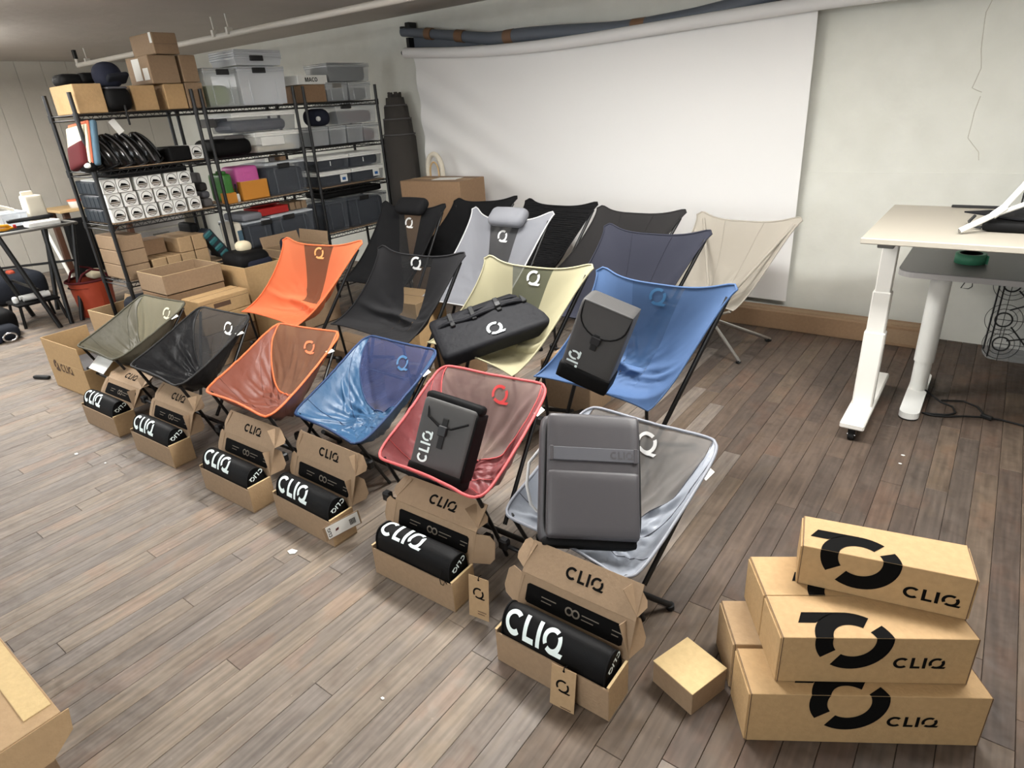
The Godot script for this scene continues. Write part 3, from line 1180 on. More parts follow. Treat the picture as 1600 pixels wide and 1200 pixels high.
func hang_tag(at: Vector3, turn: float, lean: float, label: String, _x: bool):
	var t = thing("swing_tag", label, "tag", at, turn)
	var k := 0.0012
	var up := Vector3(0, cos(lean), -sin(lean))
	var xf := Transform3D(Basis(Vector3.RIGHT, up, Vector3.RIGHT.cross(up)), Vector3(0, 0, 0.004))
	var w := 0.037
	var h := 0.14
	var st := mb()
	panel_poly(st, [Vector2(-w, -h), Vector2(w, -h), Vector2(w, 0.012), Vector2(-w, 0.012)], xf, k)
	put(t, "card", st, M.kraft_light)
	var f := xf.basis.z * (k / 2 + 0.0005)
	st = mb()
	ink_flat(st, ring_emblem(0.15), xf * Vector3(-0.021, -0.067, 0) + f, xf.basis.x * 0.04, xf.basis.y * 0.04)
	put(t, "printed_emblem", st, M.print_black)
	st = mb()
	for r in 2:
		ink_flat(st, quad_cells(Vector2(0, 0), Vector2(1, 0), Vector2(1, 1), Vector2(0, 1), 1, 1), xf * Vector3(-0.004, -h + 0.016 + r * 0.009, 0) + f, xf.basis.x * (0.026 + r * 0.006), xf.basis.y * 0.003)
	put(t, "small_print", st, M.print_brown)
	st = mb()
	tube(st, [xf * Vector3(0, 0.004, 0.001), xf * Vector3(0.002, 0.016, 0.003), xf * Vector3(0.008, 0.02, -0.004)], 0.0014, 5)
	put(t, "string", st, M.print_black)
	st = mb()
	ink_flat(st, ring_cells(0, 0, 0.0, 0.0035, 0, 360, 1), xf * Vector3(0, 0.002, 0) + f, xf.basis.x, xf.basis.y)
	put(t, "eyelet", st, M.print_black)


func barcode_tag(at: Vector3):
	var t = thing("barcode_tag", "kraft tag with white barcode label on the end of the blue chair's box", "tag", at, 0.0)
	var b := Basis(Vector3(0.32, 0.13, -0.92).normalized(), Vector3(0.12, 0.98, 0.17).normalized(), Vector3(0.93, -0.1, 0.32).normalized()).orthonormalized()
	var xf := Transform3D(b, Vector3(0.018, 0, 0.0))
	var st := mb()
	panel_poly(st, [Vector2(-0.072, -0.036), Vector2(0.072, -0.036), Vector2(0.072, 0.036), Vector2(-0.072, 0.036)], xf, 0.0014)
	put(t, "card", st, M.kraft)
	st = mb()
	panel_poly(st, [Vector2(-0.062, -0.031), Vector2(0.066, -0.031), Vector2(0.066, 0.032), Vector2(-0.062, 0.032)], Transform3D(b, xf * Vector3(0, 0, 0.0012)), 0.0008)
	put(t, "label", st, M.label_white)
	var f := xf.basis.z * 0.0022
	st = mb()
	ink_flat(st, word_cells(), xf * Vector3(-0.046, -0.024, 0) + f, xf.basis.y * 0.0145, xf.basis.x * -0.012)
	var x0 := 0.028
	for i in 9:
		var wd := [0.001, 0.002, 0.0012, 0.0026, 0.001, 0.002, 0.001, 0.0024, 0.001][i] as float
		ink_flat(st, quad_cells(Vector2(0, 0), Vector2(1, 0), Vector2(1, 1), Vector2(0, 1), 1, 1), xf * Vector3(x0, -0.016, 0) + f, xf.basis.x * wd, xf.basis.y * 0.03)
		x0 += wd + 0.0012
	put(t, "print", st, M.print_black)
	st = mb()
	ink_flat(st, quad_cells(Vector2(0, 0), Vector2(0.8, 0.1), Vector2(1, 0.6), Vector2(0.2, 0.5), 1, 1), xf * Vector3(-0.03, -0.008, 0) + f, xf.basis.x * 0.016, xf.basis.y * 0.024)
	put(t, "chair_picture", st, M.print_maroon)


# ---------- camp chairs ----------
# c: corners fl, fr, bl, br; depth of the sling; tall or low
func sling_pt(c: Dictionary, u: float, v: float) -> Vector3:
	var s := u * 2.0 - 1.0
	var t := v * 2.0 - 1.0
	var tall: bool = c.tall
	var uu := u
	var vv := v
	if tall:
		# horns at the top corners, edges that curve in
		var sc: float = 1.0 - pow(absf(s), 3.2)
		vv = lerpf(c.dip_front * sc, 1.0 - c.dip * sc, v)
		var narrow: float = 0.05 * sin(PI * pow(v, 1.2))
		uu = 0.5 + (u - 0.5) * (1.0 - narrow)
		# blunt the very tips
		var rd0 := clampf((absf(s) - 0.8) / 0.2, 0, 1)
		var k := (1.0 - sqrt(maxf(0.0, 1.0 - rd0 * rd0))) * pow(maxf(t, 0.0), 5.0)
		vv -= 0.075 * k
		# the hem at the top corners is cut wide
		uu = 0.5 + (uu - 0.5) * (1.0 + 0.05 * pow(maxf(t, 0.0), 4.0))
	else:
		var k := pow(absf(s), 7.0) * pow(absf(t), 7.0)
		uu = 0.5 + (u - 0.5) * (1.0 - 0.1 * k)
		vv = 0.5 + (v - 0.5) * (1.0 - 0.07 * k)
		vv += 0.035 * (1.0 - s * s) * (1.0 - v) - 0.02 * (1.0 - s * s) * v
	var fl: Vector3 = c.fl
	var fr: Vector3 = c.fr
	var bl: Vector3 = c.bl
	var br: Vector3 = c.br
	var p := fl.lerp(fr, uu).lerp(bl.lerp(br, uu), vv)
	var a := 1.0 - pow(absf(s), 3.0 if tall else 3.6)
	var low: float = c.lowest
	var q := 0.0
	if v < low:
		q = pow(sin(PI / 2 * v / low), 0.75)
	else:
		q = pow(cos(PI / 2 * (v - low) / (1.0 - low)), 1.15)
	var w := a * q
	# side edges hang too, a little
	p += c.down * (c.depth * w + c.edge * q * (1.0 - a))
	# wrinkles that run from the corners to the bottom
	var n: float = wob.get_noise_3d(s * 190.0 + c.seed * 53.0, v * 110.0, c.seed * 17.0)
	var n2: float = wob.get_noise_3d(atan2(t + 0.15, absf(s)) * 330.0, (s * s + t * t) * 24.0 + s * 40.0, c.seed * 29.0)
	var rd: float = 0.35 - absf(wob.get_noise_3d(s * 130.0 + v * 120.0, c.seed * 41.0 + v * 50.0 - s * 70.0, 5.0)) * 1.6
	p += c.nrm * c.wr * (0.5 * n + 0.8 * n2 + 0.8 * rd) * minf(1.0, 1.6 * w + 0.1) * (1.0 if v < low + 0.25 or not tall else 0.35)
	for fo in c.folds:
		var q0: Vector2 = fo[0]
		var q1: Vector2 = fo[1]
		var ab := q1 - q0
		var k: float = clampf((Vector2(s, t) - q0).dot(ab) / ab.length_squared(), 0, 1)
		var away: float = (Vector2(s, t) - q0 - ab * k).length()
		if away < fo[2] * 2.6:
			# a crease: one sharp side, one soft side
			var x: float = away / fo[2]
			p += c.nrm * (fo[3] * exp(-x * x) * sin(PI * clampf(k, 0.02, 0.98)))
	if tall and c.fold > 0.0:
		# a loose fold where the back meets the seat
		var f := exp(-pow((v - low - 0.06 + 0.03 * sin(s * 5.0)) / 0.035, 2.0))
		p += c.nrm * c.fold * f * a
	return p


func sling_normal(c: Dictionary, u: float, v: float) -> Vector3:
	var e := 0.02
	var du := sling_pt(c, minf(u + e, 1), v) - sling_pt(c, maxf(u - e, 0), v)
	var dv := sling_pt(c, u, minf(v + e, 1)) - sling_pt(c, u, maxf(v - e, 0))
	return du.cross(dv).normalized()


func sling_strip(c: Dictionary, us: Callable, va: Callable, vb: Callable, nu: int, nv: int, st: SurfaceTool):
	# us(s, v) gives u; v runs from va(s) to vb(s)
	sheet(st, func(s, t):
		var v: float = lerpf(va.call(s), vb.call(s), t)
		return sling_pt(c, us.call(s, v), v), nu, nv)


func chair(label: String, cat_group: String, fl: Vector3, fr: Vector3, bl: Vector3, br: Vector3, o: Dictionary) -> Node3D:
	var mid := (fl + fr + bl + br) / 4.0
	var at := Vector3(mid.x, 0, mid.z)
	var tall: bool = o.get("tall", false)
	var t = thing("camp_chair", label, "chair", at, 0.0, cat_group)
	var c := {"fl": fl - at, "fr": fr - at, "bl": bl - at, "br": br - at, "tall": tall, "seed": float(o.get("seed", 1)),
		"depth": o.get("depth", 0.2 if not tall else 0.20), "edge": o.get("edge", 0.012 if not tall else 0.05), "lowest": 0.40 if not tall else 0.36,
		"dip": o.get("dip", 0.115), "dip_front": 0.03, "wr": o.get("wr", 0.017 if not tall else 0.008), "fold": o.get("fold", 0.0)}
	var luck := RandomNumberGenerator.new()
	luck.seed = 100 + int(c.seed)
	var folds := []
	var corners := [Vector2(-0.95, 0.85), Vector2(0.95, 0.85), Vector2(-0.95, -0.85), Vector2(0.95, -0.85), Vector2(-1, 0.1), Vector2(1, 0.1)]
	for i in (16 if not tall else 7):
		var q: Vector2 = corners[i % 6] + Vector2(luck.randf_range(-0.12, 0.12), luck.randf_range(-0.35, 0.35))
		var e := Vector2(luck.randf_range(-0.45, 0.45), luck.randf_range(-0.55, 0.15))
		if tall:
			q = Vector2(-0.8 if i % 2 else 0.8, luck.randf_range(-0.6, 0.1))
			e = Vector2(luck.randf_range(-0.4, 0.4), luck.randf_range(-0.45, -0.1))
		folds.append([q, e, luck.randf_range(0.028, 0.06), (luck.randf_range(0.006, 0.013) if i % 3 else -0.01) * (1.0 if not tall else 0.8)])
	c.folds = folds
	var vx: Vector3 = ((c.fr - c.fl) + (c.br - c.bl)).normalized()
	var vz: Vector3 = ((c.bl - c.fl) + (c.br - c.fr)).normalized()
	c.nrm = vx.cross(vz).normalized()
	if c.nrm.y < 0:
		c.nrm = -c.nrm
	c.down = (-c.nrm * 0.75 + Vector3.DOWN * 0.35).normalized()
	var fab: Material = o.fab
	var net: Material = o.get("net", null)
	var rim: Material = o.rim
	# --- fabric ---
	var st := mb()
	var one := func(_s): return 1.0
	var zero := func(_s): return 0.0
	var ul: Callable
	var ur: Callable
	if tall:
		var v0 := 0.46
		ul = func(v: float) -> float: return lerpf(0.40, 0.31, clampf((v - v0) / (1.0 - v0), 0, 1))
		ur = func(v: float) -> float: return lerpf(0.60, 0.69, clampf((v - v0) / (1.0 - v0), 0, 1))
		sling_strip(c, func(s, v): return s * ul.call(v), zero, one, 14, 40, st)
		sling_strip(c, func(s, v): return lerpf(ur.call(v), 1.0, s), zero, one, 14, 40, st)
		sling_strip(c, func(s, v): return lerpf(ul.call(v), ur.call(v), s), zero, func(_s): return v0 if net else 1.0, 10, 40, st)
		put(t, "sling", st, fab)
		if net:
			st = mb()
			sling_strip(c, func(s, v): return lerpf(ul.call(v), ur.call(v), s), func(_s): return v0, one, 10, 24, st)
			put(t, "mesh_panel", st, net)
		else:
			for f in [ul, ur]:
				st = mb()
				var pts := []
				for i in 26:
					var v := lerpf(0.3, 1.0, i / 25.0)
					pts.append(sling_pt(c, f.call(v), v))
				tube(st, pts, 0.0022, 5)
				put(t, "seam", st, rim)
	else:
		var half := func(s) -> float:
			var d: float = absf(s * 2.0 - 1.0) / 0.9
			return 1.0 if d >= 1.0 else 1.0 - 0.5 * sqrt(1.0 - d * d)
		# columns gather near the ends of the half oval
		var warp := func(s, _v): return s
		sling_strip(c, warp, zero, half, 84, 60, st)
		put(t, "sling", st, fab)
		st = mb()
		sling_strip(c, func(s, _v): return lerpf(0.05, 0.95, s), func(s): return half.call(lerpf(0.05, 0.95, s)), one, 54, 18, st)
		put(t, "mesh_panel", st, net)
		st = mb()
		var seam := []
		for i in 49:
			var a := PI * i / 48.0
			seam.append(sling_pt(c, 0.5 - cos(a) * 0.45, 1.0 - 0.5 * sin(a)))
		tube(st, seam, o.get("seam_r", 0.003), 5)
		put(t, "seam", st, o.get("seam", rim))
		st = mb()
		seam = []
		for i in 41:
			var a := PI * i / 40.0
			seam.append(sling_pt(c, 0.5 - cos(a) * 0.5, 0.97 - 0.64 * sin(a)) + c.nrm * 0.0008)
		tube(st, seam, 0.0014, 4)
		put(t, "stitch_line", st, o.get("stitch", rim))
		st = mb()
		seam = []
		for i in 25:
			seam.append(sling_pt(c, i / 24.0, 0.2 + 0.05 * sin(PI * i / 24.0)) + c.nrm * 0.0008)
		tube(st, seam, 0.0014, 4)
		put(t, "stitch_line", st, o.get("stitch", rim))
	# --- rim ---
	st = mb()
	var loop := []
	for i in 30:
		loop.append(sling_pt(c, i / 30.0, 0))
	for i in 30:
		loop.append(sling_pt(c, 1, i / 30.0))
	for i in 30:
		loop.append(sling_pt(c, 1.0 - i / 30.0, 1))
	for i in 30:
		loop.append(sling_pt(c, 0, 1.0 - i / 30.0))
	tube(st, loop, o.get("rim_r", 0.0055 if not tall else 0.0045), 6, true)
	put(t, "rim_piping", st, rim)
	# --- emblem ---
	if o.has("logo"):
		st = mb()
		var lu: float = o.get("logo_u", 0.5)
		var lv: float = o.get("logo_v", 0.8)
		var sz: float = o.get("logo_size", 0.075)
		var wu := (sling_pt(c, lu + 0.05, lv) - sling_pt(c, lu - 0.05, lv)).length() * 10.0
		var wv := (sling_pt(c, lu, minf(lv + 0.05, 1)) - sling_pt(c, lu, lv - 0.05)).length() * 10.0
		var nn := sling_normal(c, lu, lv)
		if nn.dot(c.nrm) < 0:
			nn = -nn
		ink(st, ring_emblem(0.17, 2), func(p): return sling_pt(c, lu + (p.x - 0.5) * sz / wu, minf(lv + (p.y - 0.5) * sz / wv, 0.995)) + nn * 0.003)
		put(t, "emblem", st, o.logo)
	# --- side label ---
	if o.get("side_tag", false):
		st = mb()
		var a := sling_pt(c, 1, 0.72)
		var b := sling_pt(c, 1, 0.81)
		var d := (b - a).normalized()
		var side := (vx + Vector3.DOWN * 0.6).normalized()
		box(st, (a + b) / 2 + side * 0.009, Vector3(0.018, 0.044, 0.0012), 0.0, Basis(side, d, side.cross(d)).orthonormalized())
		put(t, "side_label", st, M.label_white)
		st = mb()
		ink_flat(st, word_cells(), (a + b) / 2 + side * 0.006 + side.cross(d).normalized() * 0.0012 + d * -0.018, d * 0.0105, -side * 0.009)
		ink_flat(st, word_cells(), (a + b) / 2 + side * 0.006 - side.cross(d).normalized() * 0.0012 + d * -0.018, d * 0.0105, -side * 0.009)
		put(t, "label_print", st, M.print_black)
	# --- poles and legs ---
	var pm: Material = o.get("poles", M.black_metal)
	if o.get("hub", false):
		# short pedestal frame: four spokes up and four legs from one hub
		var hub := Vector3(0.02, 0.27, 0.16)
		for q in [c.fl, c.fr, c.bl, c.br]:
			st = mb()
			ln(st, hub + Vector3(0, 0.0, -0.02), q + (hub - q) * 0.1, 0.0085, 8)
			put(t, "pole", st, M.cloth_beige)
		for q in o.feet:
			var f: Vector3 = q - at
			st = mb()
			ln(st, hub, f + Vector3(0, 0.012, 0), 0.011, 8)
			put(t, "leg", st, pm)
			st = mb()
			ln(st, f + (hub - f) * 0.06, f + Vector3(0, 0.002, 0), 0.014, 8)
			put(t, "foot_cap", st, M.rubber)
		st = mb()
		box(st, hub, Vector3(0.07, 0.05, 0.06), 0.01)
		put(t, "hub", st, M.silver)
		return t
	var zf: float = (c.fl.z + c.fr.z) / 2.0
	for sx in [0, 1]:
		var F: Vector3 = sling_pt(c, 0.97 if sx else 0.03, 0.03)
		var B: Vector3 = sling_pt(c, 0.97 if sx else 0.03, 0.97 if not tall else 0.95)
		var inn := -0.02 if sx else 0.02
		var drop := 0.0 if sx else 1.0
		var ff := Vector3(F.x + inn * 0.5, 0.0, F.z - (0.13 if not tall else 0.04))
		var rf := Vector3(F.x - inn * 2.0, 0.0, F.z - (0.22 if not tall else 0.42))
		st = mb()
		ln(st, F + Vector3(inn * 0.4, -0.006, -0.004), ff + Vector3(0, 0.004, 0), 0.0075, 8)
		put(t, "front_leg", st, pm)
		st = mb()
		ln(st, B + (F - B) * 0.02 + Vector3(0, -0.016, -0.01 * drop), ff + Vector3(inn * 0.3 - 0.03 * drop, 0.13 - 0.07 * drop, -0.01 - 0.16 * drop), 0.0085 if not tall else 0.010, 8)
		put(t, "side_pole", st, pm)
		st = mb()
		ln(st, Vector3(inn * 4.0 + F.x, 0.17, F.z - 0.06), rf + Vector3(0, 0.014, 0), 0.0105, 8)
		put(t, "rear_leg", st, pm)
		st = mb()
		ln(st, rf + Vector3(0, 0.02, 0.004), rf + Vector3(0, 0.002, 0), 0.0135, 8)
		put(t, "foot_cap", st, M.rubber)
	st = mb()
	var a2 := Vector3(c.fl.x + 0.02, 0.155, zf - 0.035)
	var b2 := Vector3(c.fr.x - 0.02, 0.155, zf - 0.035)
	ln(st, a2, b2, 0.008, 8)
	put(t, "crossbar", st, pm)
	for q in [a2, b2]:
		st = mb()
		box(st, q + Vector3(0, 0.005, 0), Vector3(0.036, 0.04, 0.03), 0.006)
		put(t, "joint", st, M.black_plastic)
	if o.has("pillow"):
		st = mb()
		var pc: Vector3 = sling_pt(c, 0.55, 1.0) + c.nrm * 0.03
		rbox(st, Transform3D(Basis(vx, vz, vx.cross(vz)), pc), Vector3(0.27, 0.13, 0.085), 0.042, 9, 0.012, 4.0)
		put(t, "head_pillow", st, o.pillow)
	return t


func V(a, b, c) -> Vector3:
	return Vector3(a, b, c)


func build_chairs():
	var g := "low camp chairs in the front row"
	chair("olive green low camp chair at the far left of the front row", g, V(-4.298, 0.32, -1.241), V(-3.768, 0.32, -1.24), V(-4.404, 0.5, -1.746), V(-3.876, 0.5, -1.788), {"fab": M.sling_olive, "net": M.net_olive, "rim": M.rim_olive, "logo": M.logo_pale, "logo_u": 0.64, "logo_v": 0.88, "side_tag": true, "seed": 1})
	chair("black low camp chair between the olive and the rust one", g, V(-3.51, 0.36, -1.208), V(-2.944, 0.36, -1.192), V(-3.722, 0.505, -1.771), V(-3.193, 0.505, -1.798), {"fab": M.sling_black, "net": M.net_black, "rim": M.rim_black, "logo": M.logo_white, "logo_u": 0.64, "logo_v": 0.88, "side_tag": true, "seed": 2})
	chair("rust low camp chair with bright orange piping", g, V(-2.808, 0.36, -1.235), V(-2.249, 0.36, -1.216), V(-3.082, 0.47, -1.857), V(-2.594, 0.47, -1.926), {"fab": M.sling_rust, "net": M.net_rust, "rim": M.rim_orange, "seam_r": 0.005, "stitch": M.sling_rust, "logo": M.rim_orange, "logo_u": 0.6, "logo_v": 0.87, "side_tag": true, "seed": 3})
	chair("shiny blue low camp chair in the front row", g, V(-2.393, 0.27, -1.403), V(-1.874, 0.27, -1.355), V(-2.458, 0.47, -1.963), V(-1.942, 0.47, -1.968), {"fab": M.sling_blue, "net": M.net_blue, "rim": M.rim_blue, "logo": M.logo_sky, "logo_u": 0.6, "logo_v": 0.87, "side_tag": true, "seed": 4, "depth": 0.17})
	chair("red low camp chair holding a roll-top bag", g, V(-1.672, 0.335, -1.268), V(-1.141, 0.335, -1.248), V(-1.756, 0.515, -1.767), V(-1.227, 0.515, -1.811), {"fab": M.sling_red, "net": M.net_red, "rim": M.rim_red, "logo": M.logo_red, "logo_u": 0.6, "logo_v": 0.9, "side_tag": true, "seed": 5})
	chair("silver grey low camp chair holding a grey backpack", g, V(-1.12, 0.27, -1.306), V(-0.602, 0.27, -1.231), V(-1.074, 0.47, -1.812), V(-0.554, 0.47, -1.795), {"fab": M.sling_silver, "net": M.net_silver, "rim": M.rim_silver, "stitch": M.strap_grey, "seam": M.strap_grey, "seam_r": 0.002, "logo": M.logo_white, "logo_u": 0.52, "logo_v": 0.9, "side_tag": true, "seed": 6, "depth": 0.17})
	g = "tall sling chairs in the second row"
	chair("bright orange tall sling chair in the second row", g, V(-3.762, 0.38, -2.044), V(-3.158, 0.38, -1.999), V(-3.49, 0.84, -2.311), V(-2.911, 0.84, -2.429), {"tall": true, "fab": M.cloth_orange, "net": M.net_orange, "rim": M.rim_orange, "logo": M.logo_peach, "logo_v": 0.935, "logo_u": 0.52, "seed": 11, "fold": 0.03})
	chair("charcoal tall sling chair beside the orange one", g, V(-3.0, 0.38, -2.15), V(-2.33, 0.38, -2.07), V(-2.723, 0.83, -2.398), V(-2.143, 0.83, -2.441), {"tall": true, "fab": M.cloth_charcoal, "net": M.net_charcoal, "rim": M.cloth_charcoal, "logo": M.logo_white, "logo_v": 0.94, "seed": 12, "fold": 0.025})
	chair("pale khaki tall sling chair with a black duffel across it", g, V(-2.259, 0.38, -2.188), V(-1.6, 0.38, -2.043), V(-2.006, 0.82, -2.463), V(-1.426, 0.82, -2.503), {"tall": true, "fab": M.cloth_khaki, "net": M.net_khaki, "rim": M.cloth_khaki, "logo": M.logo_white, "logo_v": 0.93, "logo_u": 0.53, "seed": 13, "fold": 0.02})
	chair("royal blue tall sling chair holding a grey cooler bag", g, V(-1.511, 0.38, -2.091), V(-0.933, 0.38, -2.026), V(-1.327, 0.84, -2.401), V(-0.727, 0.84, -2.361), {"tall": true, "fab": M.cloth_blue, "net": M.net_sky, "rim": M.cloth_blue, "logo": M.logo_sky, "logo_v": 0.93, "logo_u": 0.52, "seed": 14, "fold": 0.02})
	g = "tall sling chairs in the back rows"
	chair("black tall sling chair with a black head pillow, below the carton", g, V(-3.75, 0.38, -2.84), V(-3.15, 0.38, -2.84), V(-3.661, 0.91, -3.31), V(-3.06, 0.91, -3.32), {"tall": true, "fab": M.cloth_black, "net": M.net_charcoal, "rim": M.cloth_black, "logo": M.logo_white, "logo_v": 0.88, "pillow": M.cloth_black, "seed": 21})
	chair("light grey tall sling chair with a grey head pillow", g, V(-2.86, 0.38, -2.72), V(-2.25, 0.38, -2.72), V(-2.77, 0.91, -3.3), V(-2.14, 0.91, -3.28), {"tall": true, "fab": M.cloth_grey, "net": M.net_grey, "rim": M.rim_grey, "logo": M.logo_white, "logo_v": 0.88, "pillow": M.cloth_grey, "seed": 22, "dip": 0.16})
	chair("slate purple tall sling chair behind the royal blue one", g, V(-1.98, 0.36, -2.88), V(-1.4, 0.36, -2.88), V(-1.801, 0.84, -3.335), V(-1.181, 0.84, -3.324), {"tall": true, "fab": M.cloth_slate, "rim": M.cloth_slate, "seed": 23})
	chair("plain black tall chair behind the light grey one", g, V(-3.6, 0.4, -3.3), V(-3.1, 0.4, -3.42), V(-3.28, 0.88, -3.7), V(-2.88, 0.88, -3.92), {"tall": true, "fab": M.cloth_black, "rim": M.cloth_black, "seed": 24, "dip": 0.1})
	chair("black ribbed tall chair against the white backdrop", g, V(-2.96, 0.4, -3.4), V(-2.38, 0.4, -3.4), V(-2.8, 0.86, -3.95), V(-2.2, 0.86, -3.92), {"tall": true, "fab": ribbed_cloth(), "rim": M.cloth_black, "seed": 25})
	chair("dark graphite tall chair against the white backdrop", g, V(-2.4, 0.38, -3.45), V(-1.8, 0.38, -3.45), V(-2.163, 0.84, -3.9), V(-1.554, 0.84, -3.89), {"tall": true, "fab": M.cloth_graphite, "rim": M.cloth_graphite, "seed": 26})
	chair("beige canvas chair on silver legs at the backdrop's right end", g, V(-1.62, 0.36, -3.45), V(-1.08, 0.36, -3.42), V(-1.466, 0.83, -3.9), V(-0.868, 0.83, -3.87), {"tall": true, "fab": M.cloth_beige, "rim": M.cloth_beige, "seed": 27, "poles": M.silver, "hub": true, "feet": [V(-1.055, 0, -3.543), V(-1.012, 0, -4.0), V(-1.5, 0, -3.5), V(-1.48, 0, -3.98)]})


func ribbed_cloth() -> Material:
	var m: StandardMaterial3D = M.cloth_black.duplicate()
	var im := Image.create(8, 64, false, Image.FORMAT_RGB8)
	for y in 64:
		for x in 8:
			var h := 0.5 + 0.5 * sin(TAU * y / 16.0)
			im.set_pixel(x, y, Color(h, h, h))
	im.bump_map_to_normal_map(6.0)
	m.normal_texture = ImageTexture.create_from_image(im)
	m.uv1_scale = Vector3.ONE * 18.0
	m.normal_scale = 1.0
	return m


# ---------- bags lying on the chairs ----------
func build_bags():
	# roll-top lunch bag on the red chair
	var xf := Transform3D(Basis(Vector3(0.976, -0.147, -0.162), Vector3(0.062, 0.895, -0.441), Vector3(0.210, 0.421, 0.883)).orthonormalized(), Vector3(-1.456, 0.229, -1.404))
	var t = thing("lunch_bag", "dark grey roll-top lunch bag with buckle leaning in the red chair", "bag", xf.origin)
	var b := Transform3D(xf.basis, Vector3())
	var st := mb()
	rbox(st, b * Transform3D(Basis(), Vector3(0, 0.155, 0.055)), Vector3(0.215, 0.29, 0.092), 0.014, 9, 0.006, 2.0)
	put(t, "body", st, M.bag_grey)
	st = mb()
	rbox(st, b * Transform3D(Basis(), Vector3(0, 0.03, 0.055)), Vector3(0.222, 0.062, 0.1), 0.012, 6)
	put(t, "base", st, M.bag_black)
	st = mb()
	rbox(st, b * Transform3D(Basis(), Vector3(0.108, 0.165, 0.05)), Vector3(0.012, 0.25, 0.09), 0.005, 6)
	put(t, "side_panel", st, M.bag_black)
	st = mb()
	rbox(st, b * Transform3D(Basis(), Vector3(0.004, 0.305, 0.066)), Vector3(0.236, 0.036, 0.052), 0.016, 8, 0.008, 7.0)
	put(t, "rolled_top", st, M.bag_black)
	st = mb()
	tube(st, [b * Vector3(-0.09, 0.295, 0.092), b * Vector3(-0.07, 0.235, 0.107), b * Vector3(-0.02, 0.212, 0.108), b * Vector3(0.03, 0.215, 0.108), b * Vector3(0.09, 0.25, 0.105)], 0.004, 6)
	put(t, "flap_edge", st, M.bag_black)
	st = mb()
	box(st, b * Vector3(0.0, 0.19, 0.106), Vector3(0.022, 0.11, 0.004), 0.001, xf.basis)
	put(t, "strap", st, M.rubber)
	st = mb()
	box(st, b * Vector3(0.0, 0.2, 0.112), Vector3(0.034, 0.038, 0.01), 0.003, xf.basis)
	put(t, "buckle", st, M.black_plastic)
	st = mb()
	ink_flat(st, word_cells(), b * Vector3(-0.036, 0.068, 0.1045), xf.basis.y * 0.036, -xf.basis.x * 0.042)
	put(t, "lettering", st, M.print_white)

	# backpack on the silver chair
	xf = Transform3D(Basis(Vector3(0.801, -0.116, -0.588), Vector3(-0.332, 0.730, -0.597), Vector3(0.499, 0.673, 0.546)).orthonormalized(), Vector3(-0.816, 0.232, -1.352))
	t = thing("backpack", "grey boxy backpack with a wide handle band lying on the silver chair", "backpack", xf.origin)
	b = Transform3D(xf.basis, Vector3())
	st = mb()
	rbox(st, b * Transform3D(Basis(), Vector3(0, 0.2, 0.042)), Vector3(0.31, 0.405, 0.085), 0.034, 10, 0.004, 5.0)
	put(t, "body", st, M.pack_grey)
	st = mb()
	rbox(st, b * Transform3D(Basis(), Vector3(0.008, 0.205, 0.092)), Vector3(0.285, 0.385, 0.034), 0.016, 10, 0.005, 8.0)
	put(t, "front_pocket", st, M.pack_grey)
	st = mb()
	rbox(st, b * Transform3D(Basis(), Vector3(0.008, 0.118, 0.1)), Vector3(0.278, 0.2, 0.026), 0.01, 8, 0.003, 1.0)
	put(t, "lower_pocket", st, M.pack_grey)
	st = mb()
	var zl := []
	for i in 40:
		var a := TAU * i / 40.0
		zl.append(b * Vector3(0.008 + signf(cos(a)) * pow(absf(cos(a)), 0.25) * 0.146, 0.205 + signf(sin(a)) * pow(absf(sin(a)), 0.25) * 0.195, 0.082))
	tube(st, zl, 0.0035, 5, true)
	put(t, "zip", st, M.rubber)
	st = mb()
	box(st, b * Vector3(0.008, 0.268, 0.1125), Vector3(0.276, 0.042, 0.006), 0.002, xf.basis)
	var hb = put(t, "handle_band", st, M.strap_grey)
	for x in [-0.122, 0.136]:
		st = mb()
		box(st, b * Vector3(x, 0.268, 0.1135), Vector3(0.012, 0.046, 0.009), 0.002, xf.basis)
		put(hb, "stitched_end", st, M.pack_grey)
	st = mb()
	ink_flat(st, word_cells(), b * Vector3(0.058, 0.256, 0.1162), xf.basis.x * 0.022, xf.basis.y * 0.024)
	put(hb, "embossed_word", st, M.pack_grey)
	st = mb()
	rbox(st, b * Transform3D(Basis(), Vector3(0.0, 0.006, 0.05)), Vector3(0.285, 0.03, 0.09), 0.013, 6)
	put(t, "base", st, M.bag_black)
	st = mb()
	tube(st, [b * Vector3(-0.15, 0.3, 0.02), b * Vector3(-0.185, 0.25, 0.03), b * Vector3(-0.19, 0.18, 0.03), b * Vector3(-0.175, 0.12, 0.03), b * Vector3(-0.153, 0.1, 0.02)], 0.005, 6)
	put(t, "side_strap", st, M.rim_grey)

	# cooler bag on the royal blue chair
	xf = Transform3D(Basis(Vector3(0.920, -0.334, -0.203), Vector3(0.324, 0.943, -0.081), Vector3(0.218, 0.008, 0.976)).orthonormalized(), Vector3(-1.253, 0.433, -2.134))
	t = thing("cooler_bag", "dark grey insulated bag with a rounded flap leaning in the royal blue chair", "bag", xf.origin)
	b = Transform3D(xf.basis, Vector3())
	st = mb()
	rbox(st, b * Transform3D(Basis(), Vector3(0, 0.18, 0.07)), Vector3(0.212, 0.345, 0.132), 0.012, 8, 0.003, 3.0)
	put(t, "body", st, M.bag_grey)
	st = mb()
	rbox(st, b * Transform3D(Basis(), Vector3(0, 0.035, 0.072)), Vector3(0.222, 0.072, 0.142), 0.01, 6)
	put(t, "base", st, M.bag_black)
	st = mb()
	var fp := [Vector2(-0.098, 0.0), Vector2(0.098, 0.0)]
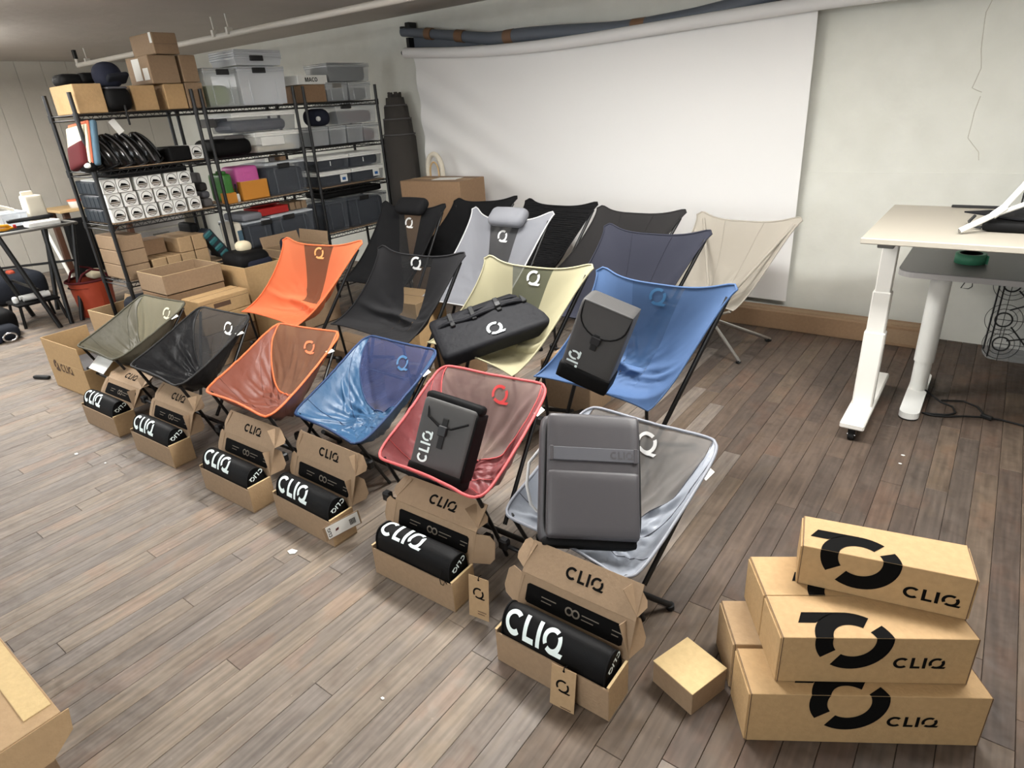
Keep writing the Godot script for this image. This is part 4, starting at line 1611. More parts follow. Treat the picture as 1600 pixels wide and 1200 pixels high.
	for i in 13:
		var a := PI * i / 12.0
		fp.append(Vector2(cos(a) * 0.096, -0.045 - sin(a) * 0.082))
	panel_poly(st, fp, Transform3D(xf.basis, b * Vector3(0.006, 0.355, 0.143)), 0.006)
	var fl = put(t, "flap", st, M.bag_grey)
	st = mb()
	var rimp := []
	for p in fp:
		rimp.append(b * Vector3(0.006 + p.x, 0.355 + p.y, 0.146))
	tube(st, rimp, 0.0035, 5, true)
	put(fl, "piping", st, M.bag_black)
	st = mb()
	rbox(st, b * Transform3D(Basis(), Vector3(0.006, 0.355, 0.085)), Vector3(0.2, 0.012, 0.13), 0.005, 6)
	put(fl, "lid", st, M.bag_grey)
	st = mb()
	box(st, b * Vector3(0.0, 0.205, 0.144), Vector3(0.026, 0.07, 0.006), 0.002, xf.basis)
	put(t, "strap", st, M.rubber)
	st = mb()
	box(st, b * Vector3(0.0, 0.215, 0.15), Vector3(0.04, 0.034, 0.012), 0.003, xf.basis)
	put(t, "buckle", st, M.black_plastic)
	st = mb()
	var part_cells := []
	for c in word_cells():
		if c[0].x > 1.25:
			part_cells.append(c)
	ink_flat(st, part_cells, b * Vector3(-0.036, 0.012, 0.1385), xf.basis.y * 0.04, -xf.basis.x * 0.05)
	put(t, "lettering", st, M.print_white)

	# duffel across the khaki chair
	xf = Transform3D(Basis(Vector3(0.621, 0.211, -0.755), Vector3(-0.751, 0.437, -0.495), Vector3(0.226, 0.874, 0.430)).orthonormalized(), Vector3(-1.801, 0.4, -2.221))
	t = thing("duffel_bag", "long black carry bag with a white ring emblem lying across the khaki chair", "bag", xf.origin)
	b = Transform3D(xf.basis, Vector3())
	st = mb()
	rbox(st, b * Transform3D(Basis(), Vector3(0.004, 0.132, 0.045)), Vector3(0.565, 0.275, 0.095), 0.026, 18, 0.022, 6.0, 4.0)
	put(t, "body", st, M.bag_navy)
	for yy in [0.19, 0.235]:
		st = mb()
		var pts := []
		for i in 15:
			pts.append(b * Vector3(lerpf(-0.265, 0.265, i / 14.0), yy + 0.008 * sin(i * 0.9), 0.1 + 0.006 * sin(i * 1.3) - 0.03 * pow(absf(i - 7) / 7.0, 6.0) - (0.012 if yy > 0.2 else 0.0)))
		tube(st, pts, 0.011, 6)
		put(t, "carry_handle", st, M.bag_navy)
	for x in [-0.17, -0.06, 0.07, 0.2]:
		st = mb()
		box(st, b * Vector3(x, 0.212, 0.1), Vector3(0.024, 0.09, 0.012), 0.003, xf.basis)
		put(t, "strap", st, M.rubber)
	st = mb()
	box(st, b * Vector3(0.07, 0.2, 0.112), Vector3(0.03, 0.03, 0.012), 0.003, xf.basis)
	put(t, "buckle", st, M.black_plastic)
	st = mb()
	ink_flat(st, ring_emblem(0.17), b * Vector3(-0.03, 0.03, 0.099), xf.basis.x * 0.078 + xf.basis.y * 0.0, xf.basis.y * 0.078)
	put(t, "emblem", st, M.print_white)


# ---------- printed cartons at the right ----------
func logo_box(label: String, fl: Vector3, dir: Vector3, w: float, h: float, d: float, ring: Array, word: Array, m: Material):
	# fl: front left lower corner; dir: along the front; ring [x, y, size], word [x, y, height]
	var x := dir.normalized()
	var z := x.cross(Vector3.UP).normalized()      # towards the front
	if z.z < 0:
		z = -z
	var c := fl + x * (w / 2) - z * (d / 2)
	var ang := atan2(-x.z, x.x)
	var t = thing("printed_carton", label, "box", c, ang, "flat printed cartons stacked at the right")
	var st := mb()
	box(st, Vector3(0, h / 2, 0), Vector3(w - 0.008, h, d), 0.0012)
	put(t, "body", st, m)
	for sx in [-1.0, 1.0]:
		st = mb()
		box(st, Vector3(sx * (w / 2 - 0.002), h / 2 - 0.002, 0), Vector3(0.004, h - 0.006, d - 0.006), 0.001)
		put(t, "end_flap", st, m)
		st = mb()
		box(st, Vector3(sx * (w / 2 - 0.0055), h / 2, d / 2 + 0.0003), Vector3(0.0016, h, 0.001))
		box(st, Vector3(sx * (w / 2 - 0.0055), h + 0.0003, 0), Vector3(0.0016, 0.001, d))
		put(t, "end_seam", st, M.print_brown)
	if ring.size():
		st = mb()
		var sz: float = ring[2]
		ink_over_edge(st, ring_emblem(0.225, 4, 1.14), func(p):
			return Vector2(-w / 2 + ring[0] + (0.5 - p.x) * sz, ring[1] + (0.5 - p.y) * sz), h,
			func(p, side):
				if side < 0:
					return Vector3(p.x, p.y, d / 2 + 0.0008)
				return Vector3(p.x, h + 0.0008, d / 2 - (p.y - h)))
		put(t, "printed_emblem", st, M.print_black)
	if word.size():
		st = mb()
		ink_flat(st, word_cells(), Vector3(-w / 2 + word[0], word[1], d / 2 + 0.0009), Vector3.RIGHT * word[2] * 1.08, Vector3.UP * word[2])
		put(t, "printed_word", st, M.print_black)


func build_stack():
	var dir := Vector3(0.472, 0, -0.299).normalized()
	logo_box("largest printed carton at the bottom front of the stack", V(-0.25, 0, -1.164), dir, 0.5586, 0.163, 0.14, [0.235, 0.14, 0.185], [0.33, 0.062, 0.034], M.kraft_gold)
	var back := Vector3(-0.535, 0, -0.845)
	logo_box("lowest rear carton, mostly hidden behind the bottom front one", V(-0.25, 0, -1.164) + back * 0.155 - dir * 0.0, dir, 0.5, 0.16, 0.16, [], [], M.kraft_light)
	logo_box("middle printed carton of the stack, front one of two", V(-0.211, 0.1645, -1.233), dir, 0.448, 0.143, 0.139, [0.168, 0.135, 0.178], [0.265, 0.05, 0.034], M.kraft_gold)
	logo_box("middle rear printed carton under the topmost one", V(-0.211, 0.1645, -1.233) + back * 0.1405, dir, 0.448, 0.143, 0.15, [0.2, 0.14, 0.178], [], M.kraft_gold)
	logo_box("topmost smaller printed carton set askew on the stack", V(-0.233, 0.309, -1.44), Vector3(0.37, 0, -0.081), 0.379, 0.12, 0.134, [0.135, 0.112, 0.178], [0.236, 0.03, 0.034], M.kraft_gold)
	# the small plain box on the floor
	var t = thing("small_box", "small plain kraft box on the floor left of the printed cartons", "box", V(-0.424, 0, -1.24), 0.0)
	var bx := V(0.045, 0, -0.131).normalized()
	var ang := atan2(-bx.z, bx.x)
	t.rotation.y = ang
	var st := mb()
	box(st, Vector3(0, 0.038, 0), Vector3(0.137, 0.076, 0.137), 0.002)
	put(t, "body", st, M.kraft)
	st = mb()
	box(st, Vector3(0, 0.0775, 0), Vector3(0.138, 0.002, 0.138), 0.0008)
	put(t, "lid", st, M.kraft_pale)
	t.position = V(-0.427, 0, -1.243)
	# carton cut by the lower left corner of the view
	t = thing("corner_carton", "big pale kraft mailer with drooping lid in the near left corner", "box", V(-1.9, 0, 0.1), 0.0)
	st = mb()
	box(st, V(0.06, 0.004, 0.0), V(0.62, 0.006, 0.42))
	put(t, "bottom", st, M.kraft)
	for q in [[V(0.365, 0.1, 0.0), V(0.006, 0.2, 0.42)], [V(-0.247, 0.1, 0.0), V(0.006, 0.2, 0.42)], [V(0.06, 0.1, 0.207), V(0.61, 0.2, 0.006)], [V(0.06, 0.1, -0.207), V(0.61, 0.2, 0.006)]]:
		st = mb()
		box(st, q[0], q[1], 0.001)
		put(t, "side", st, M.kraft)
	st = mb()
	box(st, V(0.06, 0.06, 0.0), V(0.55, 0.09, 0.36), 0.01)
	put(t, "interior_shade", st, M.bag_black)  # black block stands in for the shade inside the half-closed carton
	st = mb()
	box(st, V(0.1, 0.3, -0.03), V(0.64, 0.005, 0.44), 0.001)
	put(t, "lid", st, M.kraft_light)
	st = mb()
	box(st, V(0.08, 0.304, -0.218), V(0.6, 0.004, 0.055), 0.001)
	put(t, "lid_edge", st, M.kraft_pale)
	st = mb()
	panel_poly(st, [Vector2(-0.235, 0), Vector2(0.235, 0), Vector2(0.225, -0.05), Vector2(0.17, -0.09), Vector2(-0.17, -0.09), Vector2(-0.225, -0.05)], Transform3D(Basis(V(0, 0, -1), V(-0.2, 0.98, 0), V(0.98, 0.2, 0)).orthonormalized(), V(0.422, 0.3, -0.03)), 0.005)
	put(t, "side_flap", st, M.kraft_light)
	# scraps of paper on the floor
	t = thing("paper_scrap", "white paper scrap on the floor near the blue chair's box", "paper", V(-1.885, 0.0005, -0.992))
	st = mb()
	panel_poly(st, [Vector2(-0.018, -0.01), Vector2(0.004, -0.016), Vector2(0.02, -0.004), Vector2(0.016, 0.012), Vector2(0.0, 0.008), Vector2(-0.012, 0.006)], Transform3D(Basis(Vector3.RIGHT, -0.5 * PI + 0.08), V(0, 0.0025, 0)), 0.001)
	put(t, "scrap", st, M.label_white)
	for q in [[V(-3.52, 0, -0.86), 0.012, "small white fleck on the floor before the leftmost pouch box"], [V(-3.28, 0, -0.9), 0.007, "tiny white fleck beside the larger floor fleck at left"], [V(-1.11, 0, -0.735), 0.006, "tiny white fleck on the floor in the near foreground"], [V(-0.12, 0, -2.86), 0.008, "white fleck on the floor beside the white desk foot"], [V(-0.12, 0, -2.78), 0.007, "second white fleck just nearer the camera than the one by the desk foot"]]:
		t = thing("floor_fleck", q[2], "paper", q[0] + V(0, 0.0005, 0))
		st = mb()
		var r: float = q[1]
		panel_poly(st, [Vector2(-r, -r * 0.4), Vector2(r * 0.3, -r * 0.7), Vector2(r, 0), Vector2(r * 0.4, r * 0.6), Vector2(-r * 0.7, r * 0.5)], Transform3D(Basis(Vector3.RIGHT, -0.5 * PI), V(0, 0.0016, 0)), 0.001)
		put(t, "fleck", st, M.label_white)


# ---------- desks at the right ----------
func build_desks():
	var t = thing("standing_desk", "pale standing desk with a white telescoping leg on a castor", "desk", V(0.4, 0, -3.28))
	var st := mb()
	box(st, V(0, 0.908, 0), V(1.64, 0.024, 0.85), 0.003)
	put(t, "tabletop", st, M.desk_top)
	var lx := -0.735
	st = mb()
	box(st, V(lx, 0.882, 0.0), V(0.06, 0.025, 0.72), 0.003)
	box(st, V(0, 0.882, 0.16), V(1.4, 0.025, 0.05), 0.003)
	put(t, "under_frame", st, M.grey_steel)
	for sx in [-1.0, 1.0]:
		st = mb()
		box(st, V(lx * -sx, 0.265, 0.17), V(0.085, 0.39, 0.062), 0.006)
		var a = put(t, "leg", st, M.white_metal)
		st = mb()
		box(st, V(lx * -sx, 0.545, 0.17), V(0.074, 0.2, 0.052), 0.005)
		put(a, "middle_tube", st, M.white_metal)
		st = mb()
		box(st, V(lx * -sx, 0.76, 0.17), V(0.062, 0.24, 0.042), 0.004)
		put(a, "upper_tube", st, M.white_metal)
		st = mb()
		box(st, V(lx * -sx, 0.078, 0.07), V(0.1, 0.03, 0.68), 0.006)
		put(t, "foot", st, M.white_metal)
		for z in [0.375, -0.22]:
			st = mb()
			ln(st, V(lx * -sx - 0.012, 0.024, z), V(lx * -sx + 0.012, 0.024, z), 0.0235, 14)
			box(st, V(lx * -sx, 0.05, z), V(0.03, 0.03, 0.03), 0.004)
			var w = put(t, "castor", st, M.rubber)
			st = mb()
			ln(st, V(lx * -sx - 0.017, 0.024, z), V(lx * -sx + 0.017, 0.024, z), 0.007, 8)
			put(w, "axle", st, M.chrome)
	# grey desk behind and below it
	t = thing("grey_desk", "lower grey desk with a round column leg behind the pale desk", "desk", V(0.35, 0, -3.85))
	st = mb()
	var outline := []
	for q in [[-0.62, 0.46, 180], [-0.62, -0.38, 90]]:
		pass
	for i in 7:
		var a := PI / 2 + PI / 2 * i / 6.0
		outline.append(Vector2(-0.6 + cos(a) * 0.07, 0.43 + sin(a) * 0.07))
	for i in 7:
		var a := PI + PI / 2 * i / 6.0
		outline.append(Vector2(-0.6 + cos(a) * 0.07, -0.4 + sin(a) * 0.07))
	outline.append(Vector2(0.9, -0.47))
	outline.append(Vector2(0.9, 0.5))
	panel_poly(st, outline, Transform3D(Basis(Vector3.RIGHT, PI / 2), V(0, 0.678, 0)), 0.004)
	put(t, "tabletop", st, M.desk_grey)
	st = mb()
	panel_poly(st, outline, Transform3D(Basis(Vector3.RIGHT, PI / 2), V(0, 0.664, 0)), 0.024)
	put(t, "edge_band", st, M.edge_grey)
	for cx in [-0.5, 0.7]:
		st = mb()
		ln(st, V(cx, 0.19, 0.3), V(cx, 0.652, 0.3), 0.044, 24)
		var a = put(t, "leg", st, M.white_gloss)
		st = mb()
		ln(st, V(cx, 0.03, 0.3), V(cx, 0.19, 0.3), 0.038, 24)
		put(a, "inner_tube", st, M.white_gloss)
		st = mb()
		var fo := []
		for i in 11:
			var an := PI * i / 10.0
			fo.append(Vector2(cos(an) * 0.042, 0.59 + sin(an) * 0.042))
		for i in 11:
			var an := PI + PI * i / 10.0
			fo.append(Vector2(cos(an) * 0.042, 0.1 + sin(an) * 0.042))
		panel_poly(st, fo, Transform3D(Basis(Vector3.RIGHT, PI / 2), V(cx, 0.022, 0.0)), 0.03)
		put(t, "foot", st, M.white_gloss)
		st = mb()
		panel_poly(st, fo, Transform3D(Basis(Vector3.RIGHT, PI / 2), V(cx, 0.0045, 0.0)), 0.006)
		put(t, "foot_pad", st, M.rubber)
	# green tape
	t = thing("tape_roll", "roll of green tape lying on the grey desk", "tape", V(-0.06, 0.681, -3.62))
	st = mb()
	lathe(st, [Vector2(0.043, 0.0), Vector2(0.062, 0.0), Vector2(0.062, 0.044), Vector2(0.043, 0.044), Vector2(0.043, 0.0)], 36)
	put(t, "tape", st, M.tape_green)
	st = mb()
	lathe(st, [Vector2(0.039, 0.001), Vector2(0.045, 0.001), Vector2(0.045, 0.045), Vector2(0.039, 0.045), Vector2(0.039, 0.001)], 36)
	put(t, "core", st, M.print_black)
	st = mb()
	box(st, V(0.064, 0.021, 0.018), V(0.003, 0.04, 0.026), 0.001, Basis(Vector3.UP, 0.5))
	put(t, "loose_tab", st, M.tape_green)
	# things on the pale desk
	t = thing("white_tubing", "forked white plastic tubing propped on the pale desk", "tubing", V(-0.105, 0.92, -3.035))
	st = mb()
	ln(st, V(0, 0.013, 0), V(0.11, 0.08, -0.055), 0.0115, 10)
	ln(st, V(0.11, 0.08, -0.055), V(0.2, 0.235, -0.11), 0.0115, 10)
	put(t, "main_tube", st, M.white_gloss)
	st = mb()
	ln(st, V(0.105, 0.075, -0.052), V(0.3, 0.15, -0.19), 0.010, 10)
	put(t, "branch_tube", st, M.white_gloss)
	st = mb()
	ln(st, V(0.092, 0.068, -0.046), V(0.125, 0.1, -0.064), 0.0145, 10)
	put(t, "joint", st, M.white_gloss)
	st = mb()
	ln(st, V(-0.003, 0.013, 0.0015), V(0.0005, 0.0135, 0), 0.0085, 10)
	put(t, "open_end", st, M.grey_steel)
	t = thing("black_case", "flat black folded case under the white tubing on the desk", "case", V(0.16, 0.92, -3.22))
	st = mb()
	rbox(st, Transform3D(Basis(), V(0.02, 0.022, 0.02)), V(0.44, 0.042, 0.2), 0.018, 8, 0.006)
	put(t, "body", st, M.bag_black)
	st = mb()
	panel_poly(st, [Vector2(-0.27, 0.0), Vector2(-0.1, 0.1), Vector2(0.3, 0.13), Vector2(0.3, -0.1), Vector2(-0.12, -0.07)], Transform3D(Basis(Vector3.RIGHT, PI / 2 + 0.05), V(0, 0.056, 0)), 0.006)
	put(t, "lid", st, M.bag_navy)
	st = mb()
	tube(st, [V(-0.23, 0.05, 0.04), V(-0.245, 0.03, 0.06), V(-0.235, 0.012, 0.07), V(-0.2, 0.01, 0.075)], 0.006, 6)
	put(t, "handle", st, M.rubber)
	st = mb()
	box(st, V(0.02, 0.062, 0.0), V(0.05, 0.004, 0.02), 0.001)
	put(t, "red_tab", st, M.red_plastic)
	t = thing("black_rail", "thin black rail along the back edge of the pale desk", "rail", V(0.15, 0.92, -3.68))
	st = mb()
	box(st, V(0, 0.006, 0), V(0.66, 0.011, 0.02), 0.002)
	put(t, "rail", st, M.black_plastic)
	st = mb()
	box(st, V(-0.07, 0.018, 0), V(0.02, 0.014, 0.018), 0.002)
	put(t, "clip", st, M.black_plastic)
	# cable under the desks
	t = thing("power_cable", "thin black cable looping over the floor beneath the desks", "cable", V(0, 0, 0))
	var path := [V(-0.115, 0.055, -3.5), V(-0.09, 0.03, -3.52), V(-0.04, 0.006, -3.5), V(0.01, 0.006, -3.47), V(0.03, 0.006, -3.4), V(0.0, 0.006, -3.36), V(-0.06, 0.006, -3.34), V(-0.1, 0.006, -3.33), V(-0.06, 0.006, -3.32), V(0.0, 0.006, -3.34), V(0.06, 0.006, -3.38), V(0.13, 0.006, -3.41), V(0.2, 0.006, -3.42), V(0.29, 0.006, -3.4), V(0.42, 0.006, -3.3)]
	st = mb()
	tube(st, spline(path, 60), 0.0045, 6)
	put(t, "cable", st, M.rubber)
	st = mb()
	tube(st, spline([V(-0.04, 0.007, -3.52), V(0.05, 0.007, -3.56), V(0.11, 0.007, -3.52), V(0.135, 0.007, -3.45), V(0.145, 0.007, -3.415)], 24), 0.0045, 6)
	put(t, "second_strand", st, M.rubber)
	st = mb()
	box(st, V(0.15, 0.011, -3.41), V(0.05, 0.018, 0.022), 0.004, Basis(Vector3.UP, -0.5))
	put(t, "connector", st, M.rubber)
	# clear sheet with a line drawing, leaning on the wall
	var lean := atan2(0.235, 1.75)
	var up := V(0, cos(lean), -sin(lean))
	var xf := Transform3D(Basis(Vector3.RIGHT, up, Vector3.RIGHT.cross(up)), Vector3())
	t = thing("acrylic_sheet", "clear sheet with a black ring and line drawing leaning on the wall", "panel", V(0.1, 0, -4.235))
	st = mb()
	var ol := [Vector2(-0.005, 1.72), Vector2(-0.02, 0.05)]
	for i in 7:
		var an := PI + PI / 2 * i / 6.0
		ol.append(Vector2(0.04 + cos(an) * 0.06, 0.066 + sin(an) * 0.06))
	ol.append(Vector2(0.85, 0.006))
	ol.append(Vector2(0.85, 1.72))
	panel_poly(st, ol, xf, 0.006)
	put(t, "sheet", st, M.acrylic)
	st = mb()
	var off := xf.basis.z * 0.005
	for q in [[Vector2(0.045, 0.43)], [Vector2(0.045, 0.235)], [Vector2(0.06, 0.1)], [Vector2(0.25, 0.235)]]:
		for r in [[0.085, 0.0022], [0.06, 0.002], [0.038, 0.006]]:
			var ring := []
			for i in 32:
				var an := TAU * i / 32.0
				ring.append(xf * Vector3(q[0].x + cos(an) * r[0], q[0].y + sin(an) * r[0], 0) + off)
			tube(st, ring, r[1] * 0.7, 4, true)
		ln(st, xf * Vector3(q[0].x - 0.03, q[0].y, 0) + off, xf * Vector3(q[0].x + 0.14, q[0].y, 0) + off, 0.0016, 4)
		ln(st, xf * Vector3(q[0].x, q[0].y - 0.1, 0) + off, xf * Vector3(q[0].x, q[0].y + 0.1, 0) + off, 0.0016, 4)
	for q in [[Vector2(0.08, 0.4), Vector2(0.15, 0.33)], [Vector2(0.06, 0.29), Vector2(0.15, 0.335)], [Vector2(0.085, 0.2), Vector2(0.17, 0.1)], [Vector2(0.08, 0.12), Vector2(0.25, 0.17)], [Vector2(0.012, 0.02), Vector2(0.012, 1.7)], [Vector2(-0.012, 0.06), Vector2(-0.003, 1.7)]]:
		ln(st, xf * Vector3(q[0].x, q[0].y, 0) + off, xf * Vector3(q[1].x, q[1].y, 0) + off, 0.004, 4)
	put(t, "line_drawing", st, M.marker_black)


func spline(p: Array, n: int) -> Array:
	var cv := Curve3D.new()
	for k in p.size():
		var tn := Vector3.ZERO
		if k > 0 and k < p.size() - 1:
			tn = (p[k + 1] - p[k - 1]) / 6.0
		cv.add_point(p[k], -tn, tn)
	var out := []
	for i in n + 1:
		out.append(cv.sample_baked(cv.get_baked_length() * i / n))
	return out


# ---------- wire racks and what stands on them ----------
const LEVELS := [0.12, 0.552, 0.93, 1.262, 1.595]
const RX0 := -4.965
const RX1 := -4.58


func make_rack(z0: float, len: float, label: String) -> Node3D:
	var t = thing("wire_rack", label, "shelving", V((RX0 + RX1) / 2, 0, z0 - len / 2), 0.0, "black wire racks along the left")
	var hx := (RX1 - RX0) / 2
	var hz := len / 2
	for sx in [-1.0, 1.0]:
		for sz in [-1.0, 1.0]:
			var st := mb()
			ln(st, V(sx * hx, 0.0, sz * hz), V(sx * hx, 1.715, sz * hz), 0.0125, 10)
			put(t, "post", st, M.black_metal)
	for y in LEVELS:
		var st := mb()
		for dy in [0.0, -0.028]:
			ln(st, V(-hx, y - 0.006 + dy, -hz), V(-hx, y - 0.006 + dy, hz), 0.0045, 6)
			ln(st, V(hx, y - 0.006 + dy, -hz), V(hx, y - 0.006 + dy, hz), 0.0045, 6)
			ln(st, V(-hx, y - 0.006 + dy, -hz), V(hx, y - 0.006 + dy, -hz), 0.0045, 6)
			ln(st, V(-hx, y - 0.006 + dy, hz), V(hx, y - 0.006 + dy, hz), 0.0045, 6)
		var sh = put(t, "shelf", st, M.wire_black)
		st = mb()
		var n := 26
		for i in n:
			var z := lerpf(-hz, hz, (i + 0.5) / n)
			ln(st, V(-hx, y - 0.003, z), V(hx, y - 0.003, z), 0.0018, 4)
		for i in 3:
			ln(st, V(lerpf(-hx, hx, (i + 1) / 4.0), y - 0.007, -hz), V(lerpf(-hx, hx, (i + 1) / 4.0), y - 0.007, hz), 0.0025, 4)
		# zigzag truss along the edge
		for i in 28:
			var a := lerpf(-hz, hz, i / 28.0)
			var b := lerpf(-hz, hz, (i + 1) / 28.0)
			ln(st, V(hx, y - 0.006 - (0.028 if i % 2 else 0.0), a), V(hx, y - 0.006 - (0.0 if i % 2 else 0.028), b), 0.0022, 4)
		var wires = put(sh, "wire_grid", st, M.wire_black)
		wires.set_meta("kind", "stuff")
		for sx in [-1.0, 1.0]:
			for sz in [-1.0, 1.0]:
				st = mb()
				ln(st, V(sx * hx, y - 0.04, sz * hz), V(sx * hx, y + 0.004, sz * hz), 0.0165, 10)
				put(sh, "collar", st, M.black_plastic)
	return t


# place on a rack: z from near (za) to far (zb), y base, h height, depth from the front edge
func spot(za: float, zb: float, y: float, deep: float, inset := 0.0) -> Vector3:
	return V(RX1 - 0.012 - inset - deep / 2, y, (za + zb) / 2)


func tote(label: String, za: float, zb: float, y: float, h: float, deep: float, o := {}) -> Node3D:
	var c := spot(za, zb, y, deep, o.get("inset", 0.0))
	var w := absf(za - zb) - 0.006
	var t = thing("storage_bin", label, "bin", c, 0.0, o.get("group", "plastic storage bins on the racks"))
	var body: Material = o.get("m", M.clear_plastic)
	var k := 0.004
	var tap := 0.93
	# tapered shell of five faces
	var st := mb()
	var lo := []
	var hi := []
	for q in [[-1, -1], [1, -1], [1, 1], [-1, 1]]:
		lo.append(V(q[0] * deep / 2 * tap, k, q[1] * w / 2 * tap))
		hi.append(V(q[0] * deep / 2 * 0.985, h - 0.02, q[1] * w / 2 * 0.985))
	for i in 4:
		var j := (i + 1) % 4
		face(st, [lo[i], lo[j], hi[j], hi[i]], (lo[i] + lo[j]) * V(1, 0, 1))
	face(st, lo, Vector3.DOWN)
	put(t, "body", st, body)
	st = mb()
	for q in [[V(deep / 2 - 0.004, 0, 0), V(0.012, 0.014, w)], [V(-deep / 2 + 0.004, 0, 0), V(0.012, 0.014, w)], [V(0, 0, w / 2 - 0.004), V(deep, 0.014, 0.012)], [V(0, 0, -w / 2 + 0.004), V(deep, 0.014, 0.012)]]:
		box(st, q[0] + V(0, h - 0.024, 0), q[1], 0.002)
	put(t, "rim", st, o.get("rim", body))
	if o.get("lid", true):
		st = mb()
		box(st, V(0, h - 0.009, 0), V(deep + 0.008, 0.015, w), 0.004)
		box(st, V(0, h - 0.001, 0), V(deep * 0.86, 0.006, w * 0.88), 0.002)
		put(t, "lid", st, o.get("lid_m", body))
	if o.get("ribs", true):
		for z in [-0.28, 0.28]:
			st = mb()
			box(st, V(deep / 2 * 0.965, h * 0.48, z * w), V(0.006, h * 0.86, 0.008), 0.001, Basis(Vector3.FORWARD, -0.03))
			put(t, "rib", st, body)
	for z in o.get("latches", []):
		st = mb()
		box(st, V(deep / 2 + 0.003, h - 0.026, z * w), V(0.012, 0.036, minf(0.11, w * 0.4)), 0.003)
		put(t, "latch", st, o.get("latch_m", M.black_plastic))
	if o.has("sticker"):
		st = mb()
		var q: Array = o.sticker
		box(st, V(deep / 2 * 0.97 + 0.004, q[1] * h, q[0] * w), V(0.002, q[3] * h, q[2] * w))
		var s = put(t, "sticker", st, M.label_white)
		if q.size() > 4:
			st = mb()
			box(st, V(deep / 2 * 0.97 + 0.0056, q[1] * h - 0.004, q[0] * w), V(0.001, q[3] * h * 0.4, q[2] * w * 0.5))
			put(s, "print", st, q[4])
	for q in o.get("fill", []):
		# things packed inside: [label, z centre, width, height, material]
		var f = thing("packed_goods", q[0], "goods", c + V(0, 0.006, q[1] * w), 0.0, o.get("fill_group", ""))
		st = mb()
		rbox(st, Transform3D(Basis(), V(0, q[3] * h / 2, 0)), V(deep * 0.84, q[3] * h, q[2] * w), 0.04, 8, 0.02, q[1] * 40 + c.z * 9, 6.0)
		put(f, "bundle", st, q[4])
	return t


func blob(called: String, label: String, cat: String, at: Vector3, parts: Array, group := "") -> Node3D:
	# parts: [name, centre, size, radius, material, lumpiness, turn about x/y/z]
	var t = thing(called, label, cat, at, 0.0, group)
	var i := 0
	for p in parts:
		var st := mb()
		var b := Basis.from_euler(p[6]) if p.size() > 6 else Basis()
		rbox(st, Transform3D(b, p[1]), p[2], p[3], 9, p[5], at.z * 20.0 + i * 3.0, 6.0)
		put(t, p[0], st, p[4])
		i += 1
	return t


func logo_carton(label: String, at: Vector3, s: float) -> Node3D:
	var t = thing("white_carton", label, "box", at, 0.0, "white cartons with a round mountain logo")
	var st := mb()
	box(st, V(0, s / 2, 0), V(0.3, s - 0.003, s - 0.003), 0.002)
	put(t, "body", st, M.label_white)
	st = mb()
	var o := V(0.1507, s / 2, 0)
	var x := V(0, 0, -1)
	ink(st, ring_cells(0, 0, 0.36, 0.395, 0, 360, 1), func(p): return o + (x * p.x + Vector3.UP * p.y) * s)
	ink(st, quad_cells(Vector2(-0.3, -0.05), Vector2(0.32, -0.05), Vector2(0.1, 0.09), Vector2(-0.16, 0.14), 4, 2), func(p): return o + (x * p.x + Vector3.UP * p.y) * s)
	put(t, "logo", st, M.print_black)
	st = mb()
	ink(st, quad_cells(Vector2(-0.3, -0.18), Vector2(0.3, -0.18), Vector2(0.34, -0.07), Vector2(-0.34, -0.07), 3, 1), func(p): return o + (x * p.x + Vector3.UP * p.y) * s)
	ink(st, quad_cells(Vector2(-0.2, -0.29), Vector2(0.2, -0.29), Vector2(0.26, -0.22), Vector2(-0.26, -0.22), 3, 1), func(p): return o + (x * p.x + Vector3.UP * p.y) * s)
	put(t, "logo_water", st, M.print_grey)
	st = mb()
	box(st, V(0.1503, s - 0.006, 0), V(0.001, 0.0015, s * 0.98))
	put(t, "lid_seam", st, M.print_grey)
	return t


func shelf_box(label: String, za: float, zb: float, y: float, h: float, m: Material, deep := 0.3, inset := 0.0, o := {}) -> Node3D:
	var q := o.duplicate()
	q["along_z"] = o.get("along_z", false)
	return carton("kraft_carton", label, spot(za, zb, y, deep, inset), V(deep, h, absf(za - zb) - 0.004), 0.0, m, q)


